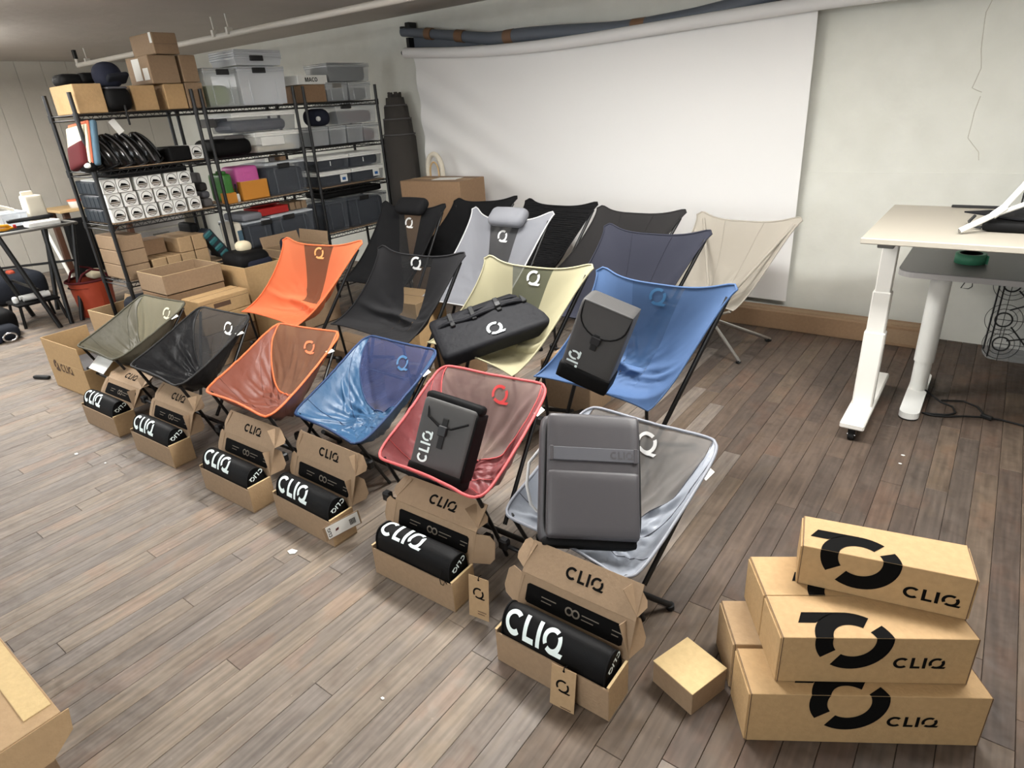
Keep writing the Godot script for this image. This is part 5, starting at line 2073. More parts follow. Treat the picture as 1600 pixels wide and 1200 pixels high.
func build_racks():
	var first = make_rack(-1.755, 0.755, "nearest black wire rack with the white logo cartons")
	var z0 := [-2.575, -3.425]
	var lb := ["middle black wire rack holding the pink toolbox", "farthest black wire rack beside the charcoal carpet roll"]
	for i in 2:
		var c = first.duplicate()
		c.name = numbered("wire_rack")
		add_child(c, true)
		c.position = V((RX0 + RX1) / 2, 0, z0[i] - 0.755 / 2)
		c.set_meta("label", lb[i])
	# boards that line some shelves
	for q in [[1, -1.765, -2.505, "tan board lining the second shelf up of the nearest rack"], [2, -1.765, -2.505, "tan board lining the shelf under the white cartons"], [3, -1.9, -2.505, "tan board lining the helmet shelf"], [2, -2.585, -3.325, "tan board under the pink toolbox"], [1, -2.585, -3.325, "tan board under the dark totes of the middle rack"], [1, -3.435, -4.17, "tan board under the low totes of the farthest rack"], [2, -3.435, -4.17, "tan board under the white-lidded bins"]]:
		var t = thing("shelf_board", q[3], "board", V((RX0 + RX1) / 2 + 0.004, LEVELS[q[0]], (q[1] + q[2]) / 2))
		var st := mb()
		box(st, V(0, 0.0035, 0), V(0.36, 0.006, absf(q[1] - q[2]) - 0.03), 0.001)
		put(t, "board", st, M.kraft)
	var T: float = LEVELS[4]
	# --- top shelf ---
	shelf_box("wide kraft carton at the near end of the top shelf", -1.785, -1.955, T, 0.165, M.kraft_gold, 0.34)
	shelf_box("kraft carton beside the black beanie on the top shelf", -2.12, -2.278, T, 0.15, M.kraft_gold)
	shelf_box("kraft carton under the labelled one on the top shelf", -2.335, -2.478, T, 0.155, M.kraft_gold)
	shelf_box("lower of two cartons at the near rack's far top corner", -2.482, -2.61, T, 0.16, M.kraft)
	shelf_box("upper of two cartons at the near rack's far top corner", -2.486, -2.605, T + 0.163, 0.165, M.kraft, 0.28)
	var t = shelf_box("kraft carton with white shipping labels, second layer of the top shelf", -2.275, -2.468, T + 0.158, 0.168, M.kraft)
	var st := mb()
	box(st, V(-0.02, 0.09, 0.0955), V(0.1, 0.13, 0.001))
	box(st, V(0.09, 0.06, 0.0955), V(0.07, 0.07, 0.001))
	put(t, "shipping_label", st, M.label_white)
	t = shelf_box("topmost kraft carton in the pile on the top shelf", -2.34, -2.508, T + 0.332, 0.125, M.kraft)
	st = mb()
	box(st, V(0.13, 0.095, 0.0835), V(0.03, 0.06, 0.001))
	put(t, "packing_label", st, M.label_white)
	st = mb()
	box(st, V(0.1508, 0.06, 0), V(0.001, 0.0015, 0.16))
	put(t, "front_seam", st, M.print_brown)
	blob("cap", "black cap heap behind the near carton on the top shelf", "cap", V(-4.83, T + 0.166, -1.87), [["cap", V(0, 0.03, 0), V(0.16, 0.07, 0.14), 0.035, M.bag_black, 0.02], ["peak", V(0.05, 0.04, -0.09), V(0.09, 0.06, 0.09), 0.02, M.bag_black, 0.01]])
	blob("cap", "navy cap with dark brim resting on the top shelf clutter", "cap", V(-4.66, T + 0.14, -2.045), [["crown", V(-0.02, 0.075, 0.0), V(0.17, 0.15, 0.15), 0.07, M.cloth_navy, 0.03], ["brim", V(0.05, 0.05, -0.02), V(0.1, 0.03, 0.13), 0.014, M.cloth_dim, 0.006, V(0.1, 0, 0.5)]])
	blob("black_beanie", "black pouch hanging over the edge of the top shelf", "pouch", V(-4.68, T, -2.035), [["body", V(0.02, 0.075, 0.0), V(0.2, 0.14, 0.155), 0.05, M.bag_black, 0.02], ["piping", V(0.06, 0.138, 0), V(0.1, 0.012, 0.12), 0.005, M.strap_grey, 0.004], ["drawcord", V(0.115, -0.02, -0.01), V(0.012, 0.12, 0.012), 0.005, M.rubber, 0.0]])
	tote("clear bin holding a lime green bundle on the middle rack's top shelf", -2.63, -2.88, T, 0.25, 0.33, {"m": M.clear_plastic, "latches": [-0.1], "fill": [["lime green folded cloth inside the clear top bin", 0.05, 0.72, 0.55, M.lime_cloth]]})
	for i in 3:
		tote(["lowest of the nested tall clear bins on the top shelf", "middle of the nested tall clear bins on the top shelf", "uppermost of the nested tall clear bins on the top shelf"][i], -2.89 - i * 0.002, -3.295 + i * 0.002, T + (0.0 if i == 0 else 0.265 + 0.03 * (i - 1)), 0.26 if i == 0 else 0.075, 0.33, {"m": M.hazy_plastic, "latches": [0.05] if i < 2 else [], "ribs": i == 0, "lid": true})
	shelf_box("low brown carton under the white lettered one, farthest rack", -3.435, -3.655, T, 0.13, M.kraft_dark, 0.3)
	t = thing("white_box", "white box with black lettering on the farthest rack's top shelf", "box", spot(-3.4, -3.69, T + 0.132, 0.3))
	st = mb()
	box(st, V(0, 0.033, 0), V(0.3, 0.066, 0.285), 0.002)
	put(t, "body", st, M.label_white)
	words(t, "lettering", "MACO", 0.032, Transform3D(Basis(V(0, 0, -1), Vector3.UP, V(1, 0, 0)), V(0.1515, 0.033, 0.015)), M.print_black)
	tote("lower left small clear bin of the farthest top shelf", -3.66, -3.89, T, 0.145, 0.3, {"latches": [0.0], "latch_m": M.grey_steel, "fill": [["pale odds and ends in the lower left clear bin", 0.0, 0.8, 0.6, M.cloth_ash]]})
	tote("lower right small clear bin of the farthest top shelf", -3.895, -4.145, T, 0.145, 0.3, {"fill": [["grey and white odds in the lower right clear bin", 0.0, 0.8, 0.65, M.cloth_ash]]})
	tote("upper clear bin of black gear on the farthest top shelf", -3.7, -4.16, T + 0.147, 0.14, 0.3, {"ribs": false, "fill": [["black gear packed in the uppermost far bin", 0.0, 0.88, 0.86, M.cloth_dim]]})
	# --- second shelf ---
	var S: float = LEVELS[3]
	t = blob("cushion_stack", "striped maroon and blue folded cushion at the near shelf end", "cushion", V(-4.72, S, -1.735), [["maroon_half", V(0.05, 0.095, 0.0), V(0.22, 0.15, 0.05), 0.02, M.cloth_wine, 0.008, V(-0.25, 0, 0.2)], ["peach_stripe", V(0.05, 0.16, -0.03), V(0.24, 0.26, 0.014), 0.006, M.cloth_peach, 0.005, V(-0.25, 0.1, 0.1)], ["cream_stripe", V(0.05, 0.15, -0.015), V(0.24, 0.24, 0.014), 0.006, M.cloth_cream, 0.005, V(-0.25, 0.1, 0.1)], ["blue_half", V(0.07, 0.155, -0.055), V(0.25, 0.27, 0.035), 0.015, M.cloth_steel, 0.006, V(-0.25, 0.1, 0.1)]])
	blob("black_shoe", "black and white shoe at the near end of the helmet shelf", "shoe", V(-4.62, S, -1.745), [["upper", V(0.0, 0.035, 0), V(0.17, 0.07, 0.06), 0.028, M.bag_black, 0.01], ["stripe", V(0.06, 0.04, 0.02), V(0.05, 0.03, 0.03), 0.012, M.label_white, 0.004]])
	for i in 4:
		helmet(["leftmost glossy black helmet in the row on the rack", "second glossy black helmet from the cushion", "third glossy black helmet, with the white tag hanging before it", "fourth glossy black helmet, nearest the white logo carton"][i], V(-4.73, S + 0.008, -1.89 - i * 0.098), i)
	t = thing("price_tag", "blank white tag hanging over the black helmets", "tag", V(-4.6, S + 0.3, -1.975))
	st = mb()
	box(st, V(0, -0.05, 0), V(0.002, 0.09, 0.045), 0.0005, Basis(Vector3.RIGHT, 0.5))
	put(t, "card", st, M.label_white)
	st = mb()
	ln(st, V(0.0, -0.015, 0.01), V(0.0, 0.035, 0.0), 0.0012, 4)
	put(t, "string", st, M.rubber)
	blob("black_pouch_box", "small black box between the helmets and the white carton", "box", V(-4.72, S + 0.008, -2.335), [["body", V(0, 0.047, 0), V(0.26, 0.092, 0.15), 0.008, M.bag_black, 0.003]])
	logo_carton("single white logo carton on the helmet shelf", V(-4.745, S + 0.008, -2.455), 0.092)
	t = blob("mesh_gear", "heap of black webbing and mesh on the middle rack", "webbing", V(-4.75, S, -2.75), [["heap", V(0, 0.06, 0), V(0.3, 0.12, 0.32), 0.05, M.bag_black, 0.04], ["grey_clips", V(0.03, 0.125, -0.04), V(0.18, 0.03, 0.16), 0.012, M.cloth_ash, 0.02]])
	tote("lower wide clear tote with a pale label on the middle rack", -2.92, -3.33, S, 0.145, 0.34, {"m": M.clear_plastic, "lid_m": M.lid_white, "rim": M.lid_white, "sticker": [0.12, 0.55, 0.5, 0.42], "ribs": false, "fill": [["flat pale papers inside the lower wide tote", 0.0, 0.9, 0.3, M.cloth_cream]]})
	tote("upper wide clear tote with white lid on the middle rack", -2.77, -3.325, S + 0.148, 0.14, 0.34, {"m": M.grey_plastic, "lid_m": M.lid_white, "rim": M.lid_white, "ribs": false, "fill": [["pale blue packets inside the upper wide tote", 0.05, 0.85, 0.6, M.cloth_grey]]})
	shelf_box("flat grey carton pushed to the back of the helmet-level shelf", -2.7, -2.88, S + 0.2, 0.06, mat("grey_card", Color(0.36, 0.35, 0.34), 0.8), 0.1, 0.24)
	blob("navy_helmet", "dark navy helmet with a white spot on the farthest rack", "helmet", V(-4.7, S + 0.15, -3.6), [["shell", V(0, 0.07, 0), V(0.2, 0.13, 0.17), 0.06, M.cloth_navy, 0.02], ["visor", V(0.08, 0.06, 0.05), V(0.05, 0.04, 0.04), 0.018, M.label_white, 0.0]])
	tote("wide clear bin of maroon gear on the farthest rack", -3.72, -4.175, S + 0.152, 0.165, 0.33, {"latches": [0.25], "ribs": false, "fill": [["maroon bundles in the wide clear bin", -0.1, 0.66, 0.6, M.cloth_wine], ["grey bundle at the near end of the maroon bin", 0.32, 0.25, 0.5, M.cloth_dim]]})
	var names := ["first", "second", "third", "fourth"]
	var fm := [M.cloth_grey, M.cloth_dim, M.cloth_ash, M.cloth_wine]
	for i in 4:
		tote("%s small clear bin in the low row of the farthest rack's second shelf" % names[i], -3.435 - i * 0.186, -3.617 - i * 0.186, S, 0.148, 0.32, {"ribs": false, "fill": [["contents of the %s small clear bin in that low row" % names[i], 0, 0.8, 0.7, fm[i]]]})
	# --- third shelf ---
	var Q: float = LEVELS[2] + 0.007
	for i in 3:
		t = thing("drawer_unit", ["lowest dark blue drawer case at the near shelf end", "middle dark blue drawer case at the near shelf end", "uppermost dark blue drawer case at the near shelf end"][i], "drawers", V(-4.8, Q + i * 0.088, -1.79), 0.0, "dark blue drawer cases beside the white cartons")
		st = mb()
		box(st, V(0, 0.043, 0), V(0.3, 0.084, 0.05), 0.003)
		put(t, "case", st, M.blue_drawer)
		for k in 4:
			st = mb()
			box(st, V(-0.1 + k * 0.066, 0.043, 0.026), V(0.056, 0.066, 0.004), 0.001)
			put(t, "drawer", st, M.teal_side)
	for r in 3:
		for k in 6:
			var row: String = ["bottom", "middle", "top"][r]
			var nth: String = ["nearest", "second", "third", "fourth", "fifth", "farthest"][k]
			var lab := "white logo carton, %s row of three, %s from the near post" % [row, nth]
			if k == 0 or k == 5:
				lab = "white logo carton, %s row of three, at the %s end" % [row, "near" if k == 0 else "far"]
			logo_carton(lab, V(-4.742, Q + r * 0.0905, -1.838 - k * 0.1 - (0.006 if k > 1 else 0.0) + (r - 1) * 0.004 * (1 if k % 2 else -1) - r * -0.01), 0.09)
	t = thing("black_tray", "flat black tray hung under the helmet shelf", "tray", V(-4.73, S - 0.054, -2.115))
	st = mb()
	box(st, V(0, 0.014, 0), V(0.3, 0.034, 0.46), 0.004)
	put(t, "tray", st, M.bag_black)
	st = mb()
	for z in [-0.2, 0.2]:
		box(st, V(0, 0.036, z), V(0.02, 0.01, 0.01), 0.001)
	put(t, "hanger", st, M.black_metal)
	blob("grey_bundle_pile", "pile of grey folded cloth beside the white cartons", "cloth", V(-4.76, Q, -2.47), [["lower_fold", V(0, 0.03, 0), V(0.26, 0.06, 0.07), 0.02, M.cloth_ash, 0.012], ["middle_fold", V(0, 0.085, 0), V(0.24, 0.05, 0.065), 0.02, M.strap_grey, 0.012], ["upper_fold", V(0.01, 0.14, 0), V(0.2, 0.06, 0.06), 0.02, M.cloth_graphite, 0.02], ["loose_tip", V(0.01, 0.2, -0.01), V(0.1, 0.07, 0.03), 0.012, M.cloth_ash, 0.02]])
	t = blob("green_jug", "dark green plastic canister behind the ochre box", "canister", V(-4.72, Q, -2.645), [["body", V(0, 0.11, 0), V(0.2, 0.2, 0.085), 0.025, M.green_plastic, 0.002], ["handle", V(0.03, 0.218, 0), V(0.1, 0.02, 0.03), 0.008, M.green_plastic, 0.0]])
	shelf_box("small open ochre card box in front of the green canister", -2.59, -2.68, Q, 0.075, M.ochre_card, 0.08, 0.0)
	t = thing("glue_bottle", "slim white and black bottle beside the ochre card box", "bottle", V(-4.63, Q, -2.703))
	st = mb()
	lathe(st, [Vector2(0, 0), Vector2(0.016, 0), Vector2(0.017, 0.05), Vector2(0.012, 0.06)], 14)
	put(t, "body", st, M.label_white)
	st = mb()
	lathe(st, [Vector2(0.012, 0.06), Vector2(0.009, 0.085), Vector2(0.006, 0.13), Vector2(0.0, 0.131)], 14)
	put(t, "cap", st, M.rubber)
	t = blob("pink_toolbox", "pink plastic toolbox standing in the ochre card box", "toolbox", V(-4.74, Q + 0.07, -2.83), [["body", V(0, 0.09, 0), V(0.2, 0.17, 0.2), 0.025, M.pink_plastic, 0.001]])
	st = mb()
	box(st, V(0.102, 0.085, 0.0), V(0.008, 0.09, 0.07), 0.003)
	put(t, "latch_panel", st, M.pink_plastic)
	st = mb()
	box(st, V(0.106, 0.1, 0.0), V(0.006, 0.035, 0.05), 0.002)
	put(t, "latch", st, M.pink_plastic)
	open_carton("ochre_box", "open ochre card box around the pink toolbox's base", V(-4.72, Q, -2.845), V(0.24, 0.14, 0.225), 0.0, M.ochre_card)
	tote("tall clear tote of dark clothing on the middle rack", -2.955, -3.325, Q, 0.245, 0.34, {"m": M.grey_plastic, "lid_m": M.hazy_plastic, "latches": [0.05], "fill": [["dark clothing filling the tall middle-rack tote", -0.05, 0.9, 0.8, M.cloth_dim]]})
	blob("black_tools", "jumble of dark tools above the tall clear tote", "tools", V(-4.74, Q + 0.25, -3.12), [["grey_block", V(0.02, 0.02, 0.05), V(0.16, 0.035, 0.05), 0.008, M.cloth_ash, 0.004], ["white_block", V(0.02, 0.022, 0.1), V(0.16, 0.04, 0.03), 0.006, M.label_white, 0.002], ["tan_block", V(0.02, 0.022, -0.05), V(0.16, 0.04, 0.05), 0.006, M.kraft_dark, 0.004]])
	for r in 2:
		for k in 2:
			var lab2: String = ["near", "far"][k] + " " + ["lower", "upper"][r]
			tote("%s white-lidded dark bin on the farthest rack" % lab2, [-3.44, -3.79][k], [-3.786, -4.165][k], Q + r * 0.124, 0.12, 0.33, {"m": M.grey_plastic, "lid_m": M.lid_white, "rim": M.lid_white, "ribs": false, "sticker": [[-0.25, 0.45, 0.22, 0.5, M.print_blue], [-0.25, 0.5, 0.2, 0.5, M.print_blue]][k] if r == 0 else [0.1, 0.5, 0.02, 0.3], "fill": [["navy goods inside the %s white-lidded bin" % lab2, 0.0, 0.9, 0.8, M.cloth_dim]]})
	# --- fourth shelf ---
	var F: float = LEVELS[1] + 0.007
	for r in 3:
		shelf_box(["lowest", "second", "third"][r] + " wide kraft carton at the near end of the lower shelf", -1.77, -1.93, F + r * 0.097, 0.094, M.kraft, 0.34)
	for r in 2:
		for k in 4:
			if r == 1 and k < 2:
				continue
			shelf_box("%s small kraft carton, %s in the lower shelf's block" % [["nearest", "second", "third", "farthest"][k], ["bottom layer", "upper layer"][r]], -1.945 - k * 0.104, -2.047 - k * 0.104, F + r * 0.107, 0.104, M.kraft_light, 0.32, 0.0, {"group": "small kraft cartons in a block"})
	shelf_box("kraft carton laid along behind the small block", -1.95, -2.14, F + 0.107, 0.104, M.kraft_dark, 0.16, 0.16)
	t = thing("teal_case", "teal and grey hard case leaning at the lower shelf's end", "case", V(-4.66, F, -2.43), 0.0)
	st = mb()
	var tb := Basis(Vector3.RIGHT, 0.55)
	box(st, V(0.02, 0.12, 0.0), V(0.12, 0.23, 0.075), 0.008, tb)
	put(t, "case", st, M.teal_side)
	for k in 4:
		st = mb()
		box(st, V(0.085, 0.045 + k * 0.05, 0.012 + (k - 1.5) * -0.03 * -1.0), V(0.02, 0.036, 0.07), 0.008, tb)
		put(t, "tool_slot", st, M.teal_case)
	blob("dark_hanging_cloth", "black cloth hanging at the far end of the lower near shelf", "cloth", V(-4.75, F, -2.36), [["cloth", V(-0.06, 0.14, 0.0), V(0.2, 0.27, 0.06), 0.02, M.bag_black, 0.02]])
	tote("near dark-filled clear tote on the middle rack's lower shelf", -2.66, -2.91, F, 0.225, 0.34, {"m": M.grey_plastic, "lid_m": M.hazy_plastic, "latches": [-0.35], "fill": [["dark clothing in the near lower tote", 0.0, 0.9, 0.85, M.cloth_dim]]})
	tote("far dark-filled clear tote on the middle rack's lower shelf", -2.915, -3.32, F, 0.235, 0.34, {"m": M.grey_plastic, "lid_m": M.hazy_plastic, "latches": [0.1], "fill": [["dark clothing in the far lower tote", 0.0, 0.9, 0.85, M.cloth_dim]]})
	blob("white_sack", "white sack with a blue pattern at the middle rack's near post", "sack", V(-4.68, F, -2.62), [["sack", V(0, 0.12, 0), V(0.2, 0.24, 0.07), 0.025, M.canvas, 0.02], ["blue_patch", V(0.098, 0.1, -0.005), V(0.012, 0.16, 0.04), 0.005, M.cloth_steel, 0.01]])
	t = thing("red_tray", "red plastic tool tray on top of the lower totes", "tray", V(-4.73, F + 0.24, -2.98))
	st = mb()
	for q in [[V(0.1, 0.03, 0), V(0.012, 0.055, 0.27)], [V(-0.1, 0.03, 0), V(0.012, 0.055, 0.27)], [V(0, 0.03, 0.13), V(0.2, 0.055, 0.012)], [V(0, 0.03, -0.13), V(0.2, 0.055, 0.012)], [V(0, 0.006, 0), V(0.2, 0.01, 0.26)]]:
		box(st, q[0], q[1], 0.003)
	put(t, "tray", st, M.red_plastic)
	st = mb()
	box(st, V(0, 0.075, 0), V(0.02, 0.02, 0.26), 0.004)
	put(t, "handle", st, M.red_plastic)
	for k in 3:
		shelf_box("%s tiny kraft carton beside the red tray" % ["first", "second", "third"][k], -3.15 - k * 0.058, -3.2 - k * 0.058, F + 0.242, 0.06, M.kraft, 0.16, 0.06, {"group": "tiny kraft cartons beside the red tray"})
	blob("grey_folded_sheet", "pale grey folded sheet at the near end of the lower totes", "cloth", V(-4.72, F + 0.228, -2.76), [["fold", V(0, 0.03, 0), V(0.28, 0.055, 0.17), 0.02, M.cloth_grey, 0.008]])
	tote("near low tote on the farthest rack's lower shelf", -3.44, -3.69, F, 0.27, 0.33, {"m": M.grey_plastic, "fill": [["dark goods in the near low tote of the farthest rack", 0.0, 0.9, 0.85, M.cloth_dim]]})
	tote("far low tote on the farthest rack's lower shelf", -3.695, -4.16, F, 0.27, 0.33, {"m": M.grey_plastic, "latches": [0.1], "fill": [["dark goods in the far low tote of the farthest rack", 0.0, 0.9, 0.85, M.cloth_dim]]})
	blob("folded_stand", "tangle of folded black frames between the far bins", "frame", V(-4.74, F + 0.275, -3.8), [["frames", V(0, 0.035, 0), V(0.26, 0.06, 0.66), 0.02, M.bag_black, 0.02]])
	# --- lowest shelf, mostly hidden ---
	blob("dark_storage", "dark bundles on the lowest shelf of the nearest rack", "bundle", V(-4.77, LEVELS[0], -2.13), [["bundle", V(0, 0.14, 0), V(0.32, 0.28, 0.66), 0.06, M.cloth_dim, 0.03]])
	blob("dark_storage", "dark bundles on the lowest shelf of the middle rack", "bundle", V(-4.77, LEVELS[0], -2.95), [["bundle", V(0, 0.14, 0), V(0.32, 0.28, 0.66), 0.06, M.cloth_dim, 0.03]])


func helmet(label: String, at: Vector3, i: int):
	var t = thing("helmet", label, "helmet", at, 0.0, "glossy black helmets in a row")
	var b := Basis(Vector3.RIGHT, 0.35) * Basis(Vector3.UP, 0.3 - 0.15 * i)
	var st := mb()
	sheet(st, func(s, v):
		var th: float = s * PI * 0.56
		var ph: float = TAU * v
		return b * Vector3(sin(th) * cos(ph) * 0.135, cos(th) * 0.175 + 0.04, sin(th) * sin(ph) * 0.085), 12, 24)
	put(t, "shell", st, M.helmet_black)
	for k in 3:
		st = mb()
		var p := []
		for j in 9:
			var th := PI * (0.1 + 0.42 * j / 8.0)
			var ph := -0.6 + k * 0.6
			p.append(b * Vector3(sin(th) * cos(ph) * 0.137, cos(th) * 0.177 + 0.04, sin(th) * sin(ph) * 0.088))
		tube(st, p, 0.006, 6)
		put(t, "vent_ridge", st, M.cloth_ash if k == 1 else M.black_plastic)
	st = mb()
	var rim := []
	for j in 24:
		var ph := TAU * j / 24.0
		rim.append(b * Vector3(cos(ph) * 0.132, 0.008, sin(ph) * 0.083))
	tube(st, rim, 0.007, 6, true)
	put(t, "rim", st, M.black_plastic)


# ---------- tables and clutter at the far left ----------
func build_left():
	var t = thing("folding_table", "black folding table with splayed legs at the far left", "table", V(-6.62, 0, -1.85))
	var st := mb()
	sheet(st, func(s, v):
		var x: float = lerpf(-0.34, 0.34, s)
		var z: float = lerpf(0.3, -0.3, v)
		return V(x, 0.79 - 0.014 * sin(PI * s) * 1.0 + 0.012 * pow(absf(v * 2 - 1), 3), z), 14, 14)
	put(t, "tabletop", st, M.bag_black)
	st = mb()
	tube(st, [V(-0.34, 0.79, 0.3), V(0.34, 0.79, 0.3), V(0.34, 0.79, -0.3), V(-0.34, 0.79, -0.3)], 0.013, 8, true)
	put(t, "rim", st, M.grey_steel)
	for q in [[V(0.33, 0.785, 0.27), V(0.48, 0.0, 0.12)], [V(0.33, 0.785, -0.05), V(0.44, 0.0, 0.02)], [V(0.33, 0.785, -0.27), V(0.42, 0.0, -0.07)], [V(-0.3, 0.785, 0.27), V(-0.2, 0.0, 0.1)], [V(-0.3, 0.785, -0.27), V(-0.2, 0.0, -0.1)]]:
		st = mb()
		ln(st, q[0], q[1], 0.019, 8)
		put(t, "leg", st, M.black_metal)
	st = mb()
	ln(st, V(0.42, 0.33, 0.16), V(-0.24, 0.33, 0.14), 0.012, 8)
	ln(st, V(0.38, 0.5, -0.17), V(-0.26, 0.45, 0.2), 0.010, 8)
	put(t, "brace", st, M.black_metal)
	t = tote("grey open bin on the black folding table", -1.62, -1.86, 0.8, 0.13, 0.26, {"m": M.hazy_plastic, "lid": false, "group": ""})
	t.position = V(-6.68, 0.803, -1.79)
	blob("canvas_tote", "cream canvas tote bag standing on the black folding table", "bag", V(-6.62, 0.8, -1.99), [["body", V(0, 0.115, 0), V(0.14, 0.23, 0.13), 0.014, M.canvas, 0.03], ["handle_loop", V(0.0, 0.24, 0.02), V(0.02, 0.05, 0.09), 0.009, M.canvas, 0.006]])
	t = thing("bag_handles", "cream strap looped over the grey bin on the table", "strap", V(-6.62, 0.93, -1.74))
	st = mb()
	tube(st, spline([V(0, 0.0, 0.12), V(0.0, 0.035, 0.06), V(0, 0.045, 0.0), V(0, 0.02, -0.06), V(0, 0.0, -0.1)], 20), 0.014, 8)
	put(t, "strap", st, M.canvas)
	blob("white_parcel", "flat white parcel at the front edge of the folding table", "parcel", V(-6.36, 0.8, -1.93), [["parcel", V(0, 0.02, 0), V(0.12, 0.04, 0.24), 0.01, M.label_white, 0.004]])
	blob("black_clamp_bar", "long black bar lying across the folding table", "bar", V(-6.5, 0.805, -1.9), [["bar", V(0, 0.05, 0), V(0.04, 0.03, 0.34), 0.012, M.black_plastic, 0.003]])
	t = thing("yellow_clamp", "yellow plastic clamp on the near end of the folding table", "clamp", V(-6.36, 0.8, -1.66))
	st = mb()
	tube(st, [V(0, 0.022, 0.08), V(0, 0.045, 0.03), V(0, 0.04, -0.03), V(0, 0.022, -0.06), V(0, 0.014, 0.0)], 0.013, 8, true)
	put(t, "body", st, M.yellow_plastic)
	st = mb()
	box(st, V(0, 0.028, -0.075), V(0.02, 0.03, 0.02), 0.004)
	put(t, "red_tip", st, M.red_plastic)
	# second table by the wall
	t = thing("workbench", "tan topped bench with dark wooden legs by the far wall", "bench", V(-8.3, 0, -3.0))
	st = mb()
	box(st, V(0, 0.72, 0), V(0.55, 0.03, 0.75), 0.004)
	put(t, "top", st, M.pale_wood)
	for q in [[0.2, 0.3], [0.2, -0.3], [-0.2, 0.3], [-0.2, -0.3]]:
		st = mb()
		box(st, V(q[0], 0.352, q[1]), V(0.06, 0.705, 0.06), 0.005)
		put(t, "leg", st, M.walnut)
	t = thing("white_tub", "round white tub with orange lid on the tan bench", "tub", V(-8.15, 0.736, -2.86))
	st = mb()
	lathe(st, [Vector2(0, 0), Vector2(0.075, 0), Vector2(0.085, 0.07)], 20)
	put(t, "tub", st, M.label_white)
	st = mb()
	lathe(st, [Vector2(0.088, 0.07), Vector2(0.088, 0.085), Vector2(0, 0.087)], 20)
	put(t, "lid", st, M.cloth_peach)
	blob("crumpled_paper", "crumpled cream paper on the tan bench behind the rack", "paper", V(-8.1, 0.736, -3.15), [["paper", V(0, 0.03, 0), V(0.16, 0.06, 0.14), 0.02, M.canvas, 0.03]])
	t = thing("grey_cabinet", "pale grey low cabinet along the left wall behind the racks", "cabinet", V(-8.6, 0, -3.75))
	st = mb()
	box(st, V(0, 0.32, 0), V(0.45, 0.62, 0.7), 0.005)
	put(t, "body", st, M.panelling)
	for k in 2:
		st = mb()
		box(st, V(0.228, 0.18 + k * 0.29, 0), V(0.012, 0.27, 0.66), 0.004)
		var dr = put(t, "drawer", st, M.edge_grey)
		st = mb()
		box(st, V(0.238, 0.27 + k * 0.29, 0), V(0.01, 0.016, 0.2), 0.003)
		put(dr, "handle", st, M.grey_steel)
	st = mb()
	box(st, V(0, 0.006, 0), V(0.4, 0.012, 0.6))
	put(t, "plinth", st, M.groove)
	blob("black_garment", "black garment hanging from the bench edge", "clothing", V(-7.95, 0.0, -2.72), [["cloth", V(0, 0.36, 0), V(0.08, 0.6, 0.26), 0.03, M.bag_black, 0.04]])
	t = thing("white_pole", "thin white pole leaning against the bench", "pole", V(-7.85, 0, -2.45))
	st = mb()
	ln(st, V(0.1, 0.006, 0.0), V(-0.1, 0.72, 0.05), 0.018, 8)
	put(t, "pole", st, M.white_paint)
	t = thing("orange_bag", "rust orange bucket bag standing on the floor by the folding table", "bag", V(-6.28, 0, -2.1))
	st = mb()
	sheet(st, func(s, v):
		var a: float = TAU * v
		var r: float = lerpf(0.15, 0.185, s) + 0.006 * wob.get_noise_2d(s * 300, sin(a) * 200)
		return V(cos(a) * r, 0.004 + s * 0.31, sin(a) * r * 0.9), 10, 32)
	lathe(st, [Vector2(0, 0.003), Vector2(0.15, 0.004)], 32)
	put(t, "body", st, M.leather_orange)
	st = mb()
	tube(st, arc_pts(V(0, 0.315, 0), 0.18, 28), 0.01, 6, true)
	put(t, "rim", st, M.cloth_wine)
	for sx in [-1.0, 1.0]:
		st = mb()
		tube(st, spline([V(sx * 0.1, 0.3, 0.13), V(sx * 0.12, 0.38, 0.08), V(sx * 0.12, 0.41, 0.0), V(sx * 0.12, 0.38, -0.08), V(sx * 0.1, 0.3, -0.13)], 20), 0.01, 6)
		put(t, "handle", st, M.cloth_wine)
	st = mb()
	lathe(st, [Vector2(0, 0.26), Vector2(0.176, 0.262)], 24)
	put(t, "dark_inside", st, M.bag_black)
	blob("cream_cloth", "cream cloth folded on top of the orange bag", "cloth", V(-6.32, 0.29, -2.18), [["cloth", V(0, 0.05, 0), V(0.16, 0.07, 0.12), 0.03, M.cloth_cream, 0.015]])
	t = thing("low_stool", "low black camp stool holding white tubes under the table", "stool", V(-6.55, 0, -1.72))
	st = mb()
	box(st, V(0, 0.19, 0), V(0.3, 0.02, 0.32), 0.006)
	put(t, "seat", st, M.bag_black)
	for q in [[0.13, 0.14], [0.13, -0.14], [-0.13, 0.14], [-0.13, -0.14]]:
		st = mb()
		ln(st, V(q[0], 0.185, q[1]), V(q[0] * 1.15, 0, q[1] * 1.15), 0.012, 8)
		put(t, "leg", st, M.black_metal)
	for k in 2:
		t = thing("white_tube", ["thicker white tube lying on the low black stool", "thinner white tube beside the thicker one on the stool"][k], "tube", V(-6.5 - k * 0.09, 0.2, -1.74))
		st = mb()
		ln(st, V(0, 0.028 - k * 0.006, 0.1), V(0, 0.028 - k * 0.006, -0.1), 0.026 - k * 0.006, 12)
		put(t, "tube", st, M.white_gloss)
	blob("white_cone", "white plastic scoop at the near edge of the low stool", "scoop", V(-6.5, 0.2, -1.585), [["scoop", V(0, 0.03, 0), V(0.05, 0.06, 0.04), 0.018, M.label_white, 0.003]])
